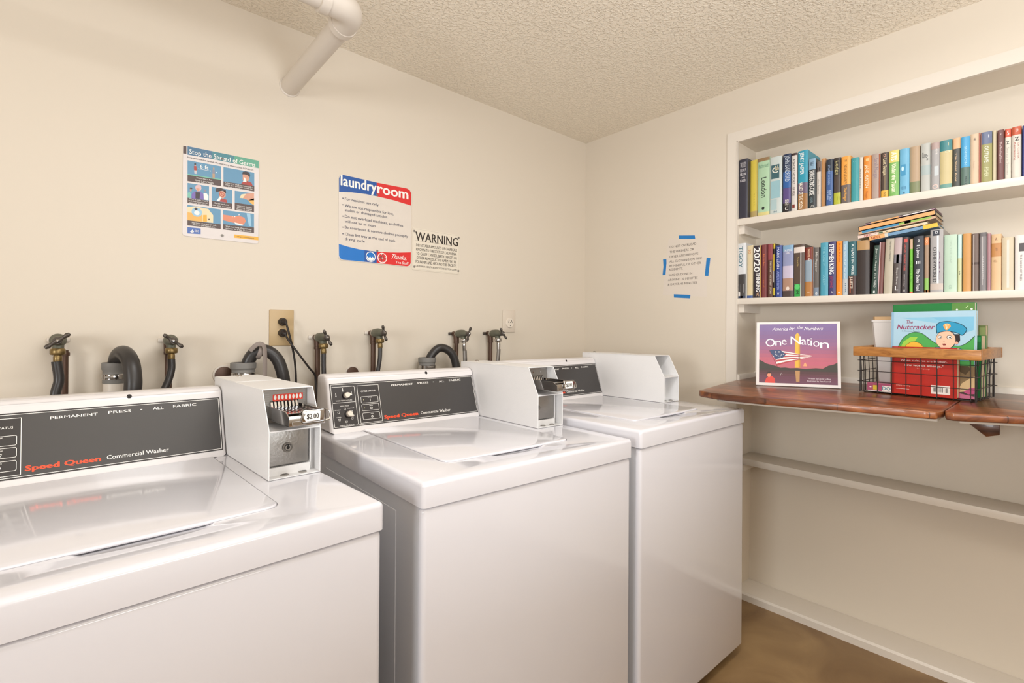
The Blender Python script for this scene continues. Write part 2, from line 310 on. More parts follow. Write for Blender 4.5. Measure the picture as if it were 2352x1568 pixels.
DATA = r'''{"germ_text":[["Stop the Spread of Germs",0.2783,1.75,0.4738,1.7646,"w",1],["Help prevent the spread of respiratory diseases like COVID-19.",0.2736,1.735,0.4694,1.7401,"k",1],["6 ft",0.308,1.7088,0.3321,1.722,"w",1],["Stay at least 6 feet",0.2986,1.6741,0.3433,1.6786,"w",0],["(about 2 arms' length)",0.2948,1.6656,0.3484,1.6706,"w",0],["from other people.",0.2987,1.6601,0.3434,1.665,"w",0],["Cover your cough or sneeze with a",0.3821,1.6747,0.4655,1.6794,"w",0],["tissue, then throw the tissue in the",0.3821,1.6686,0.4655,1.6732,"w",0],["trash and wash your hands.",0.3905,1.6619,0.4552,1.6666,"w",0],["When in public, wear a",0.2787,1.6022,0.3305,1.6062,"w",0],["cloth face covering over",0.2774,1.5959,0.3313,1.5999,"w",0],["your nose and mouth.",0.2788,1.5903,0.329,1.5943,"w",0],["Do not touch your",0.3509,1.6004,0.394,1.605,"w",0],["eyes, nose, and mouth.",0.3445,1.5932,0.4008,1.5975,"w",0],["Clean and disinfect",0.4176,1.6036,0.4638,1.6081,"w",0],["frequently touched",0.4177,1.5976,0.4638,1.6024,"w",0],["objects and surfaces.",0.4156,1.5919,0.465,1.5959,"w",0],["Stay home when you are sick,",0.2865,1.5263,0.3565,1.5308,"w",0],["except to get medical care.",0.2894,1.5203,0.3535,1.5246,"w",0],["Wash your hands often with soap",0.3837,1.528,0.4637,1.5327,"w",0],["and water for at least 20 seconds.",0.3838,1.5213,0.4637,1.526,"w",0],["CDC",0.2954,1.4987,0.306,1.5055,"w",1],["cdc.gov/coronavirus",0.418,1.4987,0.4718,1.5025,"k",0]],"germ_poly":[["brown",1,[[0.262,1.7704],[0.2705,1.7712],[0.2707,1.7468],[0.2618,1.7462]]],["hb1",1,[[0.2733,1.7725],[0.3416,1.7731],[0.3418,1.7471],[0.2735,1.7452]]],["hb2",1,[[0.3416,1.7731],[0.4075,1.7739],[0.4077,1.7477],[0.3418,1.7471]]],["hb3",1,[[0.4075,1.7739],[0.4848,1.7741],[0.485,1.7483],[0.4077,1.7477]]],["blue",1,[[0.2737,1.7271],[0.3687,1.7289],[0.3692,1.6626],[0.2741,1.6598]]],["green",2,[[0.274,1.6834],[0.369,1.6859],[0.3691,1.6777],[0.274,1.6762]]],["brown",3,[[0.274,1.6802],[0.369,1.6828],[0.3692,1.6626],[0.2741,1.6598]]],["blue",1,[[0.3761,1.7283],[0.471,1.7297],[0.4715,1.6642],[0.3766,1.6629]]],["brown",3,[[0.3764,1.6797],[0.4714,1.6829],[0.4715,1.6642],[0.3766,1.6629]]],["blue",1,[[0.2742,1.6542],[0.3345,1.655],[0.3349,1.5902],[0.2746,1.5899]]],["brown",3,[[0.2745,1.6063],[0.3348,1.6074],[0.3349,1.5902],[0.2746,1.5899]]],["blue",1,[[0.3421,1.6553],[0.4031,1.6558],[0.4035,1.5907],[0.3425,1.5897]]],["brown",3,[[0.3424,1.6088],[0.4034,1.6096],[0.4035,1.5907],[0.3425,1.5897]]],["blue",1,[[0.4105,1.6554],[0.4707,1.6573],[0.4712,1.5914],[0.4109,1.5896]]],["brown",3,[[0.4108,1.6147],[0.471,1.6149],[0.4712,1.5914],[0.4109,1.5896]]],["blue",1,[[0.2743,1.5831],[0.3689,1.5839],[0.3694,1.5187],[0.2748,1.517]]],["brown",3,[[0.2747,1.5338],[0.3693,1.5343],[0.3694,1.5187],[0.2748,1.517]]],["blue",1,[[0.3761,1.5837],[0.4712,1.5858],[0.4717,1.5192],[0.3766,1.5183]]],["brown",3,[[0.3765,1.5361],[0.4716,1.5381],[0.4717,1.5192],[0.3766,1.5183]]],["cdc",1,[[0.2748,1.5114],[0.3118,1.5122],[0.3119,1.4933],[0.275,1.4912]]],["yel",1,[[0.4099,1.506],[0.4856,1.5072],[0.4857,1.4955],[0.4099,1.4946]]],["white",2,[[0.282,1.4967],[0.289,1.5055],[0.2909,1.5047],[0.2858,1.4961]]],["white",2,[[0.2848,1.4959],[0.2934,1.5028],[0.2925,1.497],[0.2868,1.4951]]],["red",2,[[0.2913,1.7126],[0.2983,1.7135],[0.3003,1.6999],[0.292,1.6986]]],["grey",2,[[0.292,1.6986],[0.2997,1.6998],[0.2992,1.6883],[0.2931,1.6881]]],["dk",2,[[0.2919,1.7202],[0.2947,1.7225],[0.2978,1.7216],[0.2975,1.7179],[0.2925,1.7167]]],["grey2",2,[[0.3437,1.7118],[0.3511,1.7122],[0.3512,1.6995],[0.3438,1.6991]]],["tan",3,[[0.3438,1.6991],[0.3512,1.6995],[0.3507,1.6851],[0.3443,1.6846]]],["tan",2,[[0.3452,1.7195],[0.3496,1.72],[0.3497,1.7131],[0.3453,1.7126]]],["white",2,[[0.303,1.7062],[0.3055,1.7083],[0.3055,1.7047]]],["white",2,[[0.3401,1.707],[0.3375,1.7081],[0.3375,1.7044]]],["white",2,[[0.3065,1.7067],[0.3361,1.7066],[0.3361,1.7057],[0.3065,1.7058]]],["skin",2,[[0.4346,1.7175],[0.4564,1.7173],[0.4554,1.7002],[0.4445,1.6908],[0.4347,1.696]]],["dk",3,[[0.4331,1.7159],[0.4345,1.7246],[0.4443,1.7287],[0.4552,1.7267],[0.4579,1.7188],[0.4564,1.7089],[0.4509,1.7161],[0.44,1.7174]]],["red",2,[[0.4305,1.6843],[0.438,1.693],[0.451,1.6957],[0.462,1.6931],[0.4665,1.6827],[0.4305,1.6812]]],["white",4,[[0.4379,1.7074],[0.4423,1.7047],[0.4471,1.6913],[0.4348,1.6912],[0.4391,1.698]]],["pur",2,[[0.2859,1.6201],[0.2935,1.6305],[0.3109,1.6328],[0.3188,1.6263],[0.3199,1.6077],[0.286,1.6066]]],["turb",2,[[0.2949,1.6421],[0.2972,1.6505],[0.3049,1.6543],[0.3118,1.6523],[0.3132,1.6435],[0.3099,1.6348],[0.3012,1.632]]],["dk",3,[[0.2964,1.6288],[0.309,1.6301],[0.3082,1.6083],[0.2965,1.608]]],["skin",3,[[0.2982,1.6417],[0.3079,1.6424],[0.307,1.6343],[0.3002,1.6323]]],["teal",2,[[0.2748,1.6225],[0.281,1.6259],[0.2849,1.6199],[0.284,1.6067],[0.2749,1.6068]]],["tan",2,[[0.2809,1.6383],[0.2857,1.6385],[0.2854,1.629],[0.281,1.6282]]],["dk",3,[[0.2804,1.6393],[0.2838,1.6418],[0.288,1.6403],[0.2873,1.6366],[0.281,1.636]]],["white",2,[[0.3188,1.6297],[0.3277,1.6307],[0.3331,1.6232],[0.3328,1.6082],[0.3199,1.6082]]],["grey2",2,[[0.3207,1.6426],[0.3266,1.6433],[0.3263,1.6334],[0.3208,1.6324]]],["red",2,[[0.363,1.6136],[0.3732,1.6213],[0.3856,1.6201],[0.3888,1.6101],[0.363,1.6102]]],["skin",2,[[0.3628,1.6462],[0.3823,1.6476],[0.3834,1.6314],[0.3752,1.6205],[0.3639,1.6278]]],["dk",2,[[0.3526,1.6465],[0.3566,1.6543],[0.3709,1.6559],[0.3833,1.6525],[0.385,1.6411],[0.375,1.6485],[0.3628,1.6438],[0.3567,1.6392]]],["white",3,[[0.3565,1.6113],[0.367,1.6283],[0.3711,1.6244],[0.365,1.6105]]],["skin",2,[[0.4363,1.634],[0.4448,1.6512],[0.4707,1.6585],[0.4709,1.6331],[0.4537,1.63]]],["cream",3,[[0.426,1.6333],[0.4308,1.6462],[0.4448,1.6512],[0.4363,1.634]]],["ora",2,[[0.4515,1.6296],[0.4708,1.6403],[0.471,1.6161],[0.4626,1.6195]]],["cream",2,[[0.2743,1.5764],[0.2957,1.5823],[0.333,1.5795],[0.3472,1.5611],[0.3473,1.5357],[0.2747,1.5338]]],["ora",3,[[0.2745,1.5596],[0.3154,1.5583],[0.3156,1.5344],[0.2747,1.5338]]],["yel",4,[[0.3183,1.5576],[0.3288,1.5593],[0.3293,1.5365],[0.3175,1.5358]]],["dk",4,[[0.3332,1.5474],[0.3372,1.548],[0.3373,1.5434],[0.3333,1.5428]]],["arm",2,[[0.3762,1.5681],[0.4111,1.5678],[0.4238,1.5722],[0.4411,1.5677],[0.4455,1.5564],[0.4391,1.5435],[0.4176,1.5439],[0.3764,1.5494]]],["ltb",3,[[0.4475,1.5844],[0.4595,1.5839],[0.4631,1.541],[0.4554,1.5411]]],["white",3,[[0.4027,1.5664],[0.4052,1.5664],[0.4052,1.5645],[0.4027,1.5641]]],["white",3,[[0.409,1.5686],[0.4132,1.5686],[0.4128,1.5657],[0.4094,1.5651]]],["white",3,[[0.4227,1.5768],[0.4259,1.5768],[0.426,1.5737],[0.4228,1.5732]]],["white",4,[[0.4102,1.5475],[0.4134,1.5468],[0.4369,1.5432],[0.4348,1.5392],[0.4134,1.5409]]]],"germ_circ":[["ltb",5,0.3007,1.5639,0.0148],["dk",6,0.2981,1.5737,0.0045],["white",6,0.3007,1.5616,0.0075],["skin",2,0.2952,1.7151,0.0022],["bubble",4,0.3552,1.705,0.002],["ring",5,0.372,1.6351,0.0078],["skin",6,0.372,1.6351,0.0062]],"germ_screw":[[0.3722,1.7543],[0.3737,1.4971]],"laun_text":[["laundry",0.78,1.7483,0.9285,1.7881,"w",2],["room",0.9341,1.7465,1.0744,1.7742,"w",2],["For resident use only",0.7958,1.6932,0.9391,1.7036,"n",0.4],["We are not responsible for lost,",0.796,1.6666,1.0061,1.6778,"n",0.4],["stolen or damaged articles",0.7961,1.6494,0.9775,1.6598,"n",0.4],["Do not overload machines, as clothes",0.7963,1.6241,1.0514,1.635,"n",0.4],["will not be as clean",0.7964,1.605,0.9251,1.6151,"n",0.4],["Be courteous & remove clothes promptly",0.7966,1.582,1.0757,1.5923,"n",0.4],["Clean lint tray at the end of each",0.7968,1.5548,1.0144,1.5657,"n",0.4],["drying cycle",0.797,1.5362,0.8796,1.5465,"n",0.4],["Thanks,",0.9931,1.4838,1.0681,1.5027,"w",0.3,0.5],["The Staff",1.0173,1.4656,1.079,1.4762,"w",0.8]],"laun_bul":[[0.7882,1.6985],[0.7884,1.6727],[0.7887,1.6284],[0.789,1.585],[0.7892,1.5594]],"laun_poly":[["lblue",1,[[0.7727,1.7206],[0.7723,1.7741],[0.7764,1.7836],[0.7852,1.7899],[0.9298,1.7886],[0.9302,1.7325],[0.8835,1.7328],[0.8252,1.7287]]],["lred",1,[[0.9298,1.7886],[1.069,1.7916],[1.0825,1.7867],[1.0904,1.7748],[1.0908,1.7215],[1.0072,1.7298],[0.9302,1.7325]]],["lblue2",1,[[0.7735,1.5178],[0.8127,1.5111],[0.8558,1.5064],[0.9032,1.5054],[0.932,1.5052],[0.9324,1.459],[0.7906,1.4581],[0.7794,1.4624],[0.7744,1.4714]]],["lblue",2,[[0.8793,1.5063],[0.9032,1.5054],[0.932,1.5052],[0.9324,1.459],[0.8797,1.4587]]],["lred",1,[[0.932,1.5052],[0.9929,1.5091],[1.0414,1.5139],[1.0907,1.5205],[1.0901,1.4734],[1.0834,1.4629],[1.0717,1.4582],[0.9324,1.459]]]],"laun_circ":[["w",3,0.9058,1.4819,0.0212],["lblue2",4,0.9058,1.4819,0.018],["w",3,0.9569,1.4821,0.0212],["lred",4,0.9569,1.4821,0.0178]],"laun_screw":[[0.9317,1.7376],[0.9335,1.5088]],"warn_text":[["WARNING",1.1132,1.5753,1.3371,1.6136,"bk",1.6],["DETECTABLE AMOUNTS OF CHEMICALS",1.1168,1.55,1.3322,1.562,"bk",1],["KNOWN TO THE STATE OF CALIFORNIA",1.117,1.5315,1.3296,1.5435,"bk",1],["TO CAUSE CANCER, BIRTH DEFECTS OR",1.1171,1.5132,1.3325,1.5253,"bk",1],["OTHER REPRODUCTIVE HARM MAY BE",1.119,1.4951,1.328,1.5072,"bk",1],["FOUND IN AND AROUND THIS FACILITY.",1.115,1.4774,1.332,1.49,"bk",1],["CALIFORNIA HEALTH & SAFETY CODE SECTION 25249.5",1.1151,1.461,1.3322,1.4688,"bk",0.6]],"warn_screw":[[1.1067,1.6145],[1.3407,1.6154],[1.1079,1.4606],[1.34,1.4619]],"note_text":[["DO NOT OVERLOAD",-1.3489,1.6054,-1.2072,1.6167,"k",0],["THE WASHERS OR",-1.3487,1.5806,-1.2191,1.5919,"k",0],["DRYER AND REMOVE",-1.35,1.5564,-1.1972,1.5672,"k",0],["ALL CLOTHING ON TIME",-1.3498,1.5327,-1.1781,1.5435,"k",0],["BE MINDFUL OF OTHER",-1.3497,1.5105,-1.1825,1.5213,"k",0],["RESIDENTS.",-1.3518,1.4925,-1.2758,1.503,"k",0],["WASHER DONE IN",-1.3544,1.4652,-1.2275,1.4752,"k",0],["AROUND 30 MINUTES",-1.3576,1.4408,-1.1991,1.4516,"k",0],["& DRYER 45 MINUTES",-1.3589,1.4185,-1.2023,1.4286,"k",0]],"note_tape":[["tape",[[-1.2984,1.6624],[-1.2152,1.6511],[-1.2125,1.6339],[-1.2977,1.645]]],["tape",[[-1.3866,1.5542],[-1.3673,1.5529],[-1.3666,1.5306],[-1.3719,1.4743],[-1.3889,1.4739],[-1.3841,1.5171]]],["tape",[[-1.1548,1.5376],[-1.1363,1.5337],[-1.1454,1.4498],[-1.163,1.4517]]],["tape",[[-1.3252,1.3732],[-1.2355,1.3654],[-1.2385,1.3485],[-1.3243,1.3565]]]],"note_paper":[[-1.3561,1.6542],[-1.1521,1.6264],[-1.1517,1.3523],[-1.3883,1.3715]],"con_text":[["PERMANENT",0.2198,0.1093,0.2957,0.1149,"w",0.8],["PRESS",0.3139,0.1106,0.3539,0.1163,"w",0.8],["\u2022",0.3707,0.1112,0.3749,0.1146,"w",0.8],["ALL",0.3944,0.1108,0.4152,0.117,"w",0.8],["FABRIC",0.4343,0.1121,0.4813,0.1182,"w",0.8],["Speed Queen",0.1836,0.0103,0.2991,0.0202,"org",3.4],["Commercial Washer",0.3094,0.0112,0.4211,0.0201,"w",0.5],["CYCLE STATUS",0.1194,0.0972,0.1654,0.1018,"w",0.8],["IN USE",0.1392,0.0787,0.1511,0.0812,"w",0.3],["RINSE",0.1414,0.0532,0.1517,0.0556,"w",0.3],["SPIN",0.1421,0.0287,0.1504,0.0312,"w",0.3],["WASH TEMPERATURE",0.0406,0.0748,0.0899,0.078,"w",0.3],["FABRIC SELECTOR",0.0451,0.0023,0.0889,0.0051,"w",0.3],["PERMANENT",0.0354,0.0481,0.0523,0.0507,"w",0.3],["NORMAL",0.039,0.0267,0.0524,0.0296,"w",0.3],["DELICATE",0.074,0.0508,0.0933,0.0532,"w",0.3],["KNIT",0.0865,0.029,0.0944,0.0313,"w",0.3],["PERM PRESS",0.052,0.0587,0.0788,0.0614,"w",0.3]],"con_line":[[[0.0285,0.1193],[0.5287,0.1292],[0.5289,0.008],[0.0292,-0.0013],[0.0285,0.1193]],[[0.033,0.1154],[0.0991,0.117],[0.1012,0.1135],[0.1001,0.0051],[0.0981,0.003]],[[0.0328,0.0702],[0.0986,0.0705]],[[0.109,0.1167],[0.1766,0.1183],[0.1777,0.0062],[0.1103,0.0034],[0.109,0.1167]],[[0.1167,0.0818],[0.1696,0.0844],[0.1695,0.0645],[0.1169,0.0634],[0.1167,0.0818]],[[0.1169,0.0583],[0.1706,0.0603],[0.1704,0.0411],[0.1172,0.0395],[0.1169,0.0583]],[[0.1176,0.0331],[0.1711,0.0346],[0.1707,0.0146],[0.1177,0.0136],[0.1176,0.0331]]],"con_knob":[[0.0733,0.0903],[0.0746,0.0353]],"con_dots":[[0.125,0.0734],[0.1245,0.0485],[0.1251,0.0233]],"con_icon":[[0.0431,0.0944],[0.0648,0.1084],[0.09,0.096],[0.0459,0.0423],[0.0466,0.0213],[0.0651,0.0516],[0.0845,0.0424],[0.0846,0.0225],[0.0663,0.0139],[0.1463,0.0717],[0.1462,0.0455],[0.1458,0.0227]],"row1":[["b01",1.0077,0.9695,1.9627,0],["b02",0.9687,0.9374,1.9546,0.025],["b03",0.9306,0.881,1.951,0.012],["b04",0.8798,0.831,1.9426,0.012],["b05",0.826,0.7951,1.9416,0.01],["b06",0.7941,0.7714,1.9384,0.012],["b07",0.7681,0.7311,1.9404,0.012],["b08",0.7278,0.7014,1.898,0.012],["b09",0.7014,0.6856,1.882,0.02],["b10",0.6848,0.67,1.8915,0.025],["b11",0.6646,0.6401,1.8785,0.012],["b12",0.6379,0.6131,1.8785,0.012],["b13",0.6106,0.5792,1.8756,0.008],["b14",0.5782,0.5525,1.8625,0.01],["b15",0.552,0.5389,1.8595,0.012],["b16",0.5372,0.5127,1.859,0.008],["b17",0.5126,0.4843,1.8605,0.012],["b18",0.4834,0.4602,1.8583,0.012],["b19",0.4589,0.4284,1.8588,0.012],["b20",0.4271,0.3989,1.8569,0.012],["b21",0.3994,0.3693,1.859,0.02],["b22",0.3673,0.3393,1.86,0.015],["b23",0.3371,0.3144,1.8536,0.008],["b24",0.3139,0.2815,1.855,0.012],["b25",0.2807,0.2602,1.8555,0.015],["b26",0.2591,0.2366,1.8526,0.012],["b27",0.2361,0.212,1.856,0.015],["b28",0.2108,0.1823,1.8533,0.012],["b29",0.1823,0.1716,1.8543,0.02],["b30",0.1704,0.1539,1.8498,0.012],["b31",0.1536,0.1376,1.8498,0.02],["b32",0.1366,0.1144,1.8501,0.015],["b33",0.1131,0.0934,1.8462,0.008]],"row2":[["c01",1.0109,0.9765,1.5855,0],["c02",0.9812,0.9504,1.5738,0.015],["c03",0.9439,0.9118,1.567,0.004],["c04",0.9119,0.8875,1.5687,0.008],["c05",0.8872,0.8674,1.5691,0.012],["c06",0.8694,0.8598,1.5704,0.02],["c07",0.8538,0.8263,1.5573,0.008],["c08",0.8246,0.7828,1.554,0.008],["c09",0.7804,0.7399,1.5515,0.006],["c10",0.7407,0.7088,1.5361,0.012],["c11",0.7084,0.6855,1.5322,0.015],["c12",0.6835,0.6557,1.5477,0.012],["c13",0.6539,0.6283,1.5481,0.01],["c14",0.6272,0.6067,1.5461,0.01],["c15",0.6055,0.588,1.5434,0.01],["c16",0.5868,0.5585,1.5402,0.01],["c17",0.556,0.5159,1.5384,0.004],["c18",0.511,0.4893,1.5139,0.01,3],["c19",0.4882,0.4722,1.5244,0.01,2],["c20",0.4706,0.4444,1.5347,0.01,2],["c21",0.4438,0.4208,1.5349,0.012,1.5],["c22",0.4195,0.4004,1.5342,0.012,1],["c23",0.3978,0.3876,1.5241,0.015],["c24",0.3842,0.3565,1.5316,0.008],["c25",0.3563,0.3423,1.5249,0.015],["c26",0.3383,0.3033,1.5478,0.006],["c27",0.3013,0.2681,1.5247,0.01],["c28",0.2675,0.2553,1.5232,0.015],["c29",0.2539,0.232,1.5228,0.01],["c30",0.2314,0.2132,1.5201,0.012],["c31",0.2123,0.1943,1.5207,0.01],["c32",0.194,0.1844,1.5157,0.015],["c33",0.1833,0.1595,1.5106,0.012],["c34",0.159,0.1299,1.4973,0.015],["c35",0.1285,0.1023,1.4993,0.008]]}'''
# ================================================================ the room
YA, XB, H = 1.90, 2.245, 2.285
NB, NL, NT = 2.445, 1.012, 2.046          # niche: back, left side, top
NR = -1.15                                # niche right side (out of the picture)
XL, YB = -2.3, -2.4
f = MB(); f.box((XL-.1, YB-.1, -.08), (XB+.35, YA+.1, 0), M_FLOOR); struct('floor', f)
f = MB(); f.box((XL-.1, YB-.1, H), (XB+.35, YA+.1, H+.08), M_CEIL); struct('ceiling', f)
f = MB(); f.box((XL-.1, YA, 0), (XB+.35, YA+.1, H), M_WALL); struct('wall_back', f)
f = MB()
f.box((XB, NL, 0), (XB+.35, YA, H), M_WALL)
f.box((XB, NR, NT), (XB+.35, NL, H), M_WALL)
f.box((XB, YB-.1, 0), (XB+.35, NR, H), M_WALL)
f.box((NB, NR, .95), (XB+.35, NL, NT), M_WALL)
f.prism([(2.385, 0), (2.42, .95), (XB+.35, .95), (XB+.35, 0)], 'y', NR, NL, M_WALL)
struct('wall_right', f)
f = MB(); f.box((XL-.1, YB, 0), (XL, YA, H), M_WALL); struct('wall_left', f)
f = MB(); f.box((XL, YB-.1, 0), (-1.7, YB, H), M_WALL); f.box((-.7, YB-.1, 0), (XB, YB, H), M_WALL); f.box((-1.7, YB-.1, 2.03), (-.7, YB, H), M_WALL); f.box((-1.75, YB-.14, 0), (-.65, YB-.1, 2.1), M_WALL)  # unseen wall; the doorway gap in it is assumed
struct('wall_front', f)
# casing round the niche
f = MB()
f.box((XB-.004, NL, .0), (XB, NL+.045, NT+.045), M_TRIM)
f.box((XB-.004, NR, NT), (XB, NL, NT+.045), M_TRIM)
f.box((XB-.006, NL-.003, .0), (XB+.01, NL+.001, NT), M_TRIM); f.box((XB-.006, NR, NT-.003), (XB+.01, NL, NT+.001), M_TRIM)
struct('trim_1', f)
# floor curb of the niche
f = MB(); f.prism([(XB-.012, 0), (XB-.012, .026), (XB-.006, .034), (2.30, .036), (2.385, .030), (2.385, 0)], 'y', NR, NL, M_TRIM)
struct('baseboard_right', f)
# small moulding above the counter, round the niche
f = MB()
f.prism([(NB, .965), (NB, .999), (NB-.008, .999), (NB-.014, .99), (NB-.014, .965)], 'y', NR, NL, M_TRIM)
f.prism([(NL, .965), (NL, .996), (NL-.008, .996), (NL-.013, .988), (NL-.013, .965)], 'x', XB+.004, NB, M_TRIM)
struct('trim_2', f)

# ---- painted shelf boards
SL = 0.0146
def shelf(zt, th, xf, xb, label, cleat=True, sag=0.0):
    t = thing('niche_shelf', (xf, NL, zt), label, 'shelf')
    b = MB(); z1 = zt-SL*(NL-NR)
    b.prism([(NL, zt+.0), (NR, z1), (NR, z1-th), (NL, zt-th-.003)], 'x', xf, xb, M_TRIM, bevel=.0015)
    b.build('board', t)
    if cleat:
        c = MB(); c.box((xf+.022, NL, zt-th-.002), (xb, NL-.024, zt-th-.040), M_TRIM); c.build('cleat', t)
    return t
shelf(1.696, .026, XB+.002, NB, 'upper white painted shelf in the wall niche, carrying the top row of books')
shelf(1.338, .024, XB+.002, NB, 'middle white painted shelf in the niche, above the wooden counter')
shelf(.624, .025, XB+.002, 2.398, 'empty white painted shelf low in the niche, below the wooden counter')

f = MB()
for a_, b_ in (((-.76, .60), (.56, .64)), ((-.76, 1.86), (.56, 1.90)), ((-.76, .60), (-.72, 1.90)), ((.52, .60), (.56, 1.90))):
    f.box((XL+.0005, a_[0], a_[1]), (XL+.03, b_[0], b_[1]), M_TRIM)
struct('added_window_1', f)  # unseen frame added on the left wall to go with the niche fill
# ---- added lamp housing for the overhead fill, unseen above and ahead of the camera
t = thing('added_ceiling_light', (0.82, 0.30, H), 'added white ceiling lamp fixture, unseen above and ahead of the viewer', 'added ceiling light')
b = MB(); b.rbox((.22, .13, H-.06), (1.42, .47, H-.0005), .02, M_TRIM); b.build('housing', t)

# ================================================================ white waste pipe at the ceiling
t = thing('drain_pipe', (.585, YA, 2.075), 'white painted waste pipe leaving the wall and turning at an elbow under the ceiling', 'pipe')
PY = 1.345
b = MB(); b.tube([(.587, YA-.0005, 2.068), (.585, 1.40, 2.075)], .0315, M_PVC, seg=28); b.build('pipe_stub', t)
b = MB(); b.tube([(.52, PY-.005, 2.075), (-1.6, PY-.005, 2.09)], .0315, M_PVC, seg=28); b.build('pipe_run', t)
b = MB()
arc = [(.585, 1.425, 2.075), (.585, 1.39, 2.075)]
for i in range(9):
    a = i/8*math.pi/2; arc.append((.545+.04*math.cos(a), 1.385-.045*math.sin(a), 2.075))
arc += [(.495, PY-.005, 2.075)]
b.tube(arc, [.037]*len(arc), M_PVC, seg=28)
b.tube([(.585, 1.43, 2.075), (.585, 1.408, 2.075)], .0395, M_PVC, seg=28); b.tube([(.512, PY-.005, 2.075), (.488, PY-.005, 2.075)], .0395, M_PVC, seg=28)
b.build('elbow_fitting', t)
b = MB(); b.lathe([(.0365, 0), (.0355, .003), (.032, .005)], (.587, YA, 2.068), (0, -1, 0), M_PVC, 28); b.build('wall_collar', t)

# ================================================================ washing machines
D = json.loads(DATA)
W = .652
def worktop():
    m = MB(); m.rbox((-.003, -.004, .8355), (W+.003, .672, .886), .0095, M_ENAM, seg=4, sel=lambda e: max(v.co.z for v in e.verts) > .86 or abs(e.verts[0].co.z-e.verts[1].co.z) > .02)
    o = m.build('work_top')
    c = MB(); c.prism(lidpoly(.0022, .026), 'z', .8820, .92, M_ENAM)
    # finger scoop in front of the lid
    sc = MB()
    for (x0, x1, y, z) in [(.235, .408, 0, 0)]:
        pass
    n = 10; top = []; bot = []
    for i in range(n+1):
        a = math.pi*i/n; top.append((.318-.092*math.cos(a), .096-.032*math.sin(a)**.6, .8875)); bot.append((.318-.075*math.cos(a), .096-.018*math.sin(a)**.6, .8805))
    top = [(.226, .11, .8875)]+top+[(.41, .11, .8875)]; bot = [(.243, .11, .8805)]+bot+[(.393, .11, .8805)]
    k = len(top); sc.add(top+bot, [list(range(k)), list(range(k, 2*k))[::-1]]+[(i, i+k, (i+1) % k+k, (i+1) % k) for i in range(k)], M_ENAM)
    oc = c.build('cut_a'); os = sc.build('cut_b')
    for q in (oc, os):
        md = o.modifiers.new('cut', 'BOOLEAN'); md.operation = 'DIFFERENCE'; md.solver = 'EXACT'; md.object = q
    bpy.context.view_layer.update(); dg = bpy.context.evaluated_depsgraph_get()
    me = bpy.data.meshes.new_from_object(o.evaluated_get(dg)); o.modifiers.clear(); old = o.data; o.data = me; me.name = 'work_top'
    bpy.data.objects.remove(oc); bpy.data.objects.remove(os)
    me.polygons.foreach_set('use_smooth', [True]*len(me.polygons)); me.set_sharp_from_angle(angle=math.radians(30))
    return o
def lidpoly(g, r):
    x0, x1, y0, y1 = .112-g, .5085+g, .096-g, .556+g
    pts = [(x0, y1), ]
    for i in range(6):
        a = math.pi+math.pi/2*i/5; pts.append((x0+r+r*math.cos(a), y0+r+r*math.sin(a)))
    for i in range(6):
        a = 1.5*math.pi+math.pi/2*i/5; pts.append((x1-r+r*math.cos(a), y0+r+r*math.sin(a)))
    pts.append((x1, y1))
    return pts

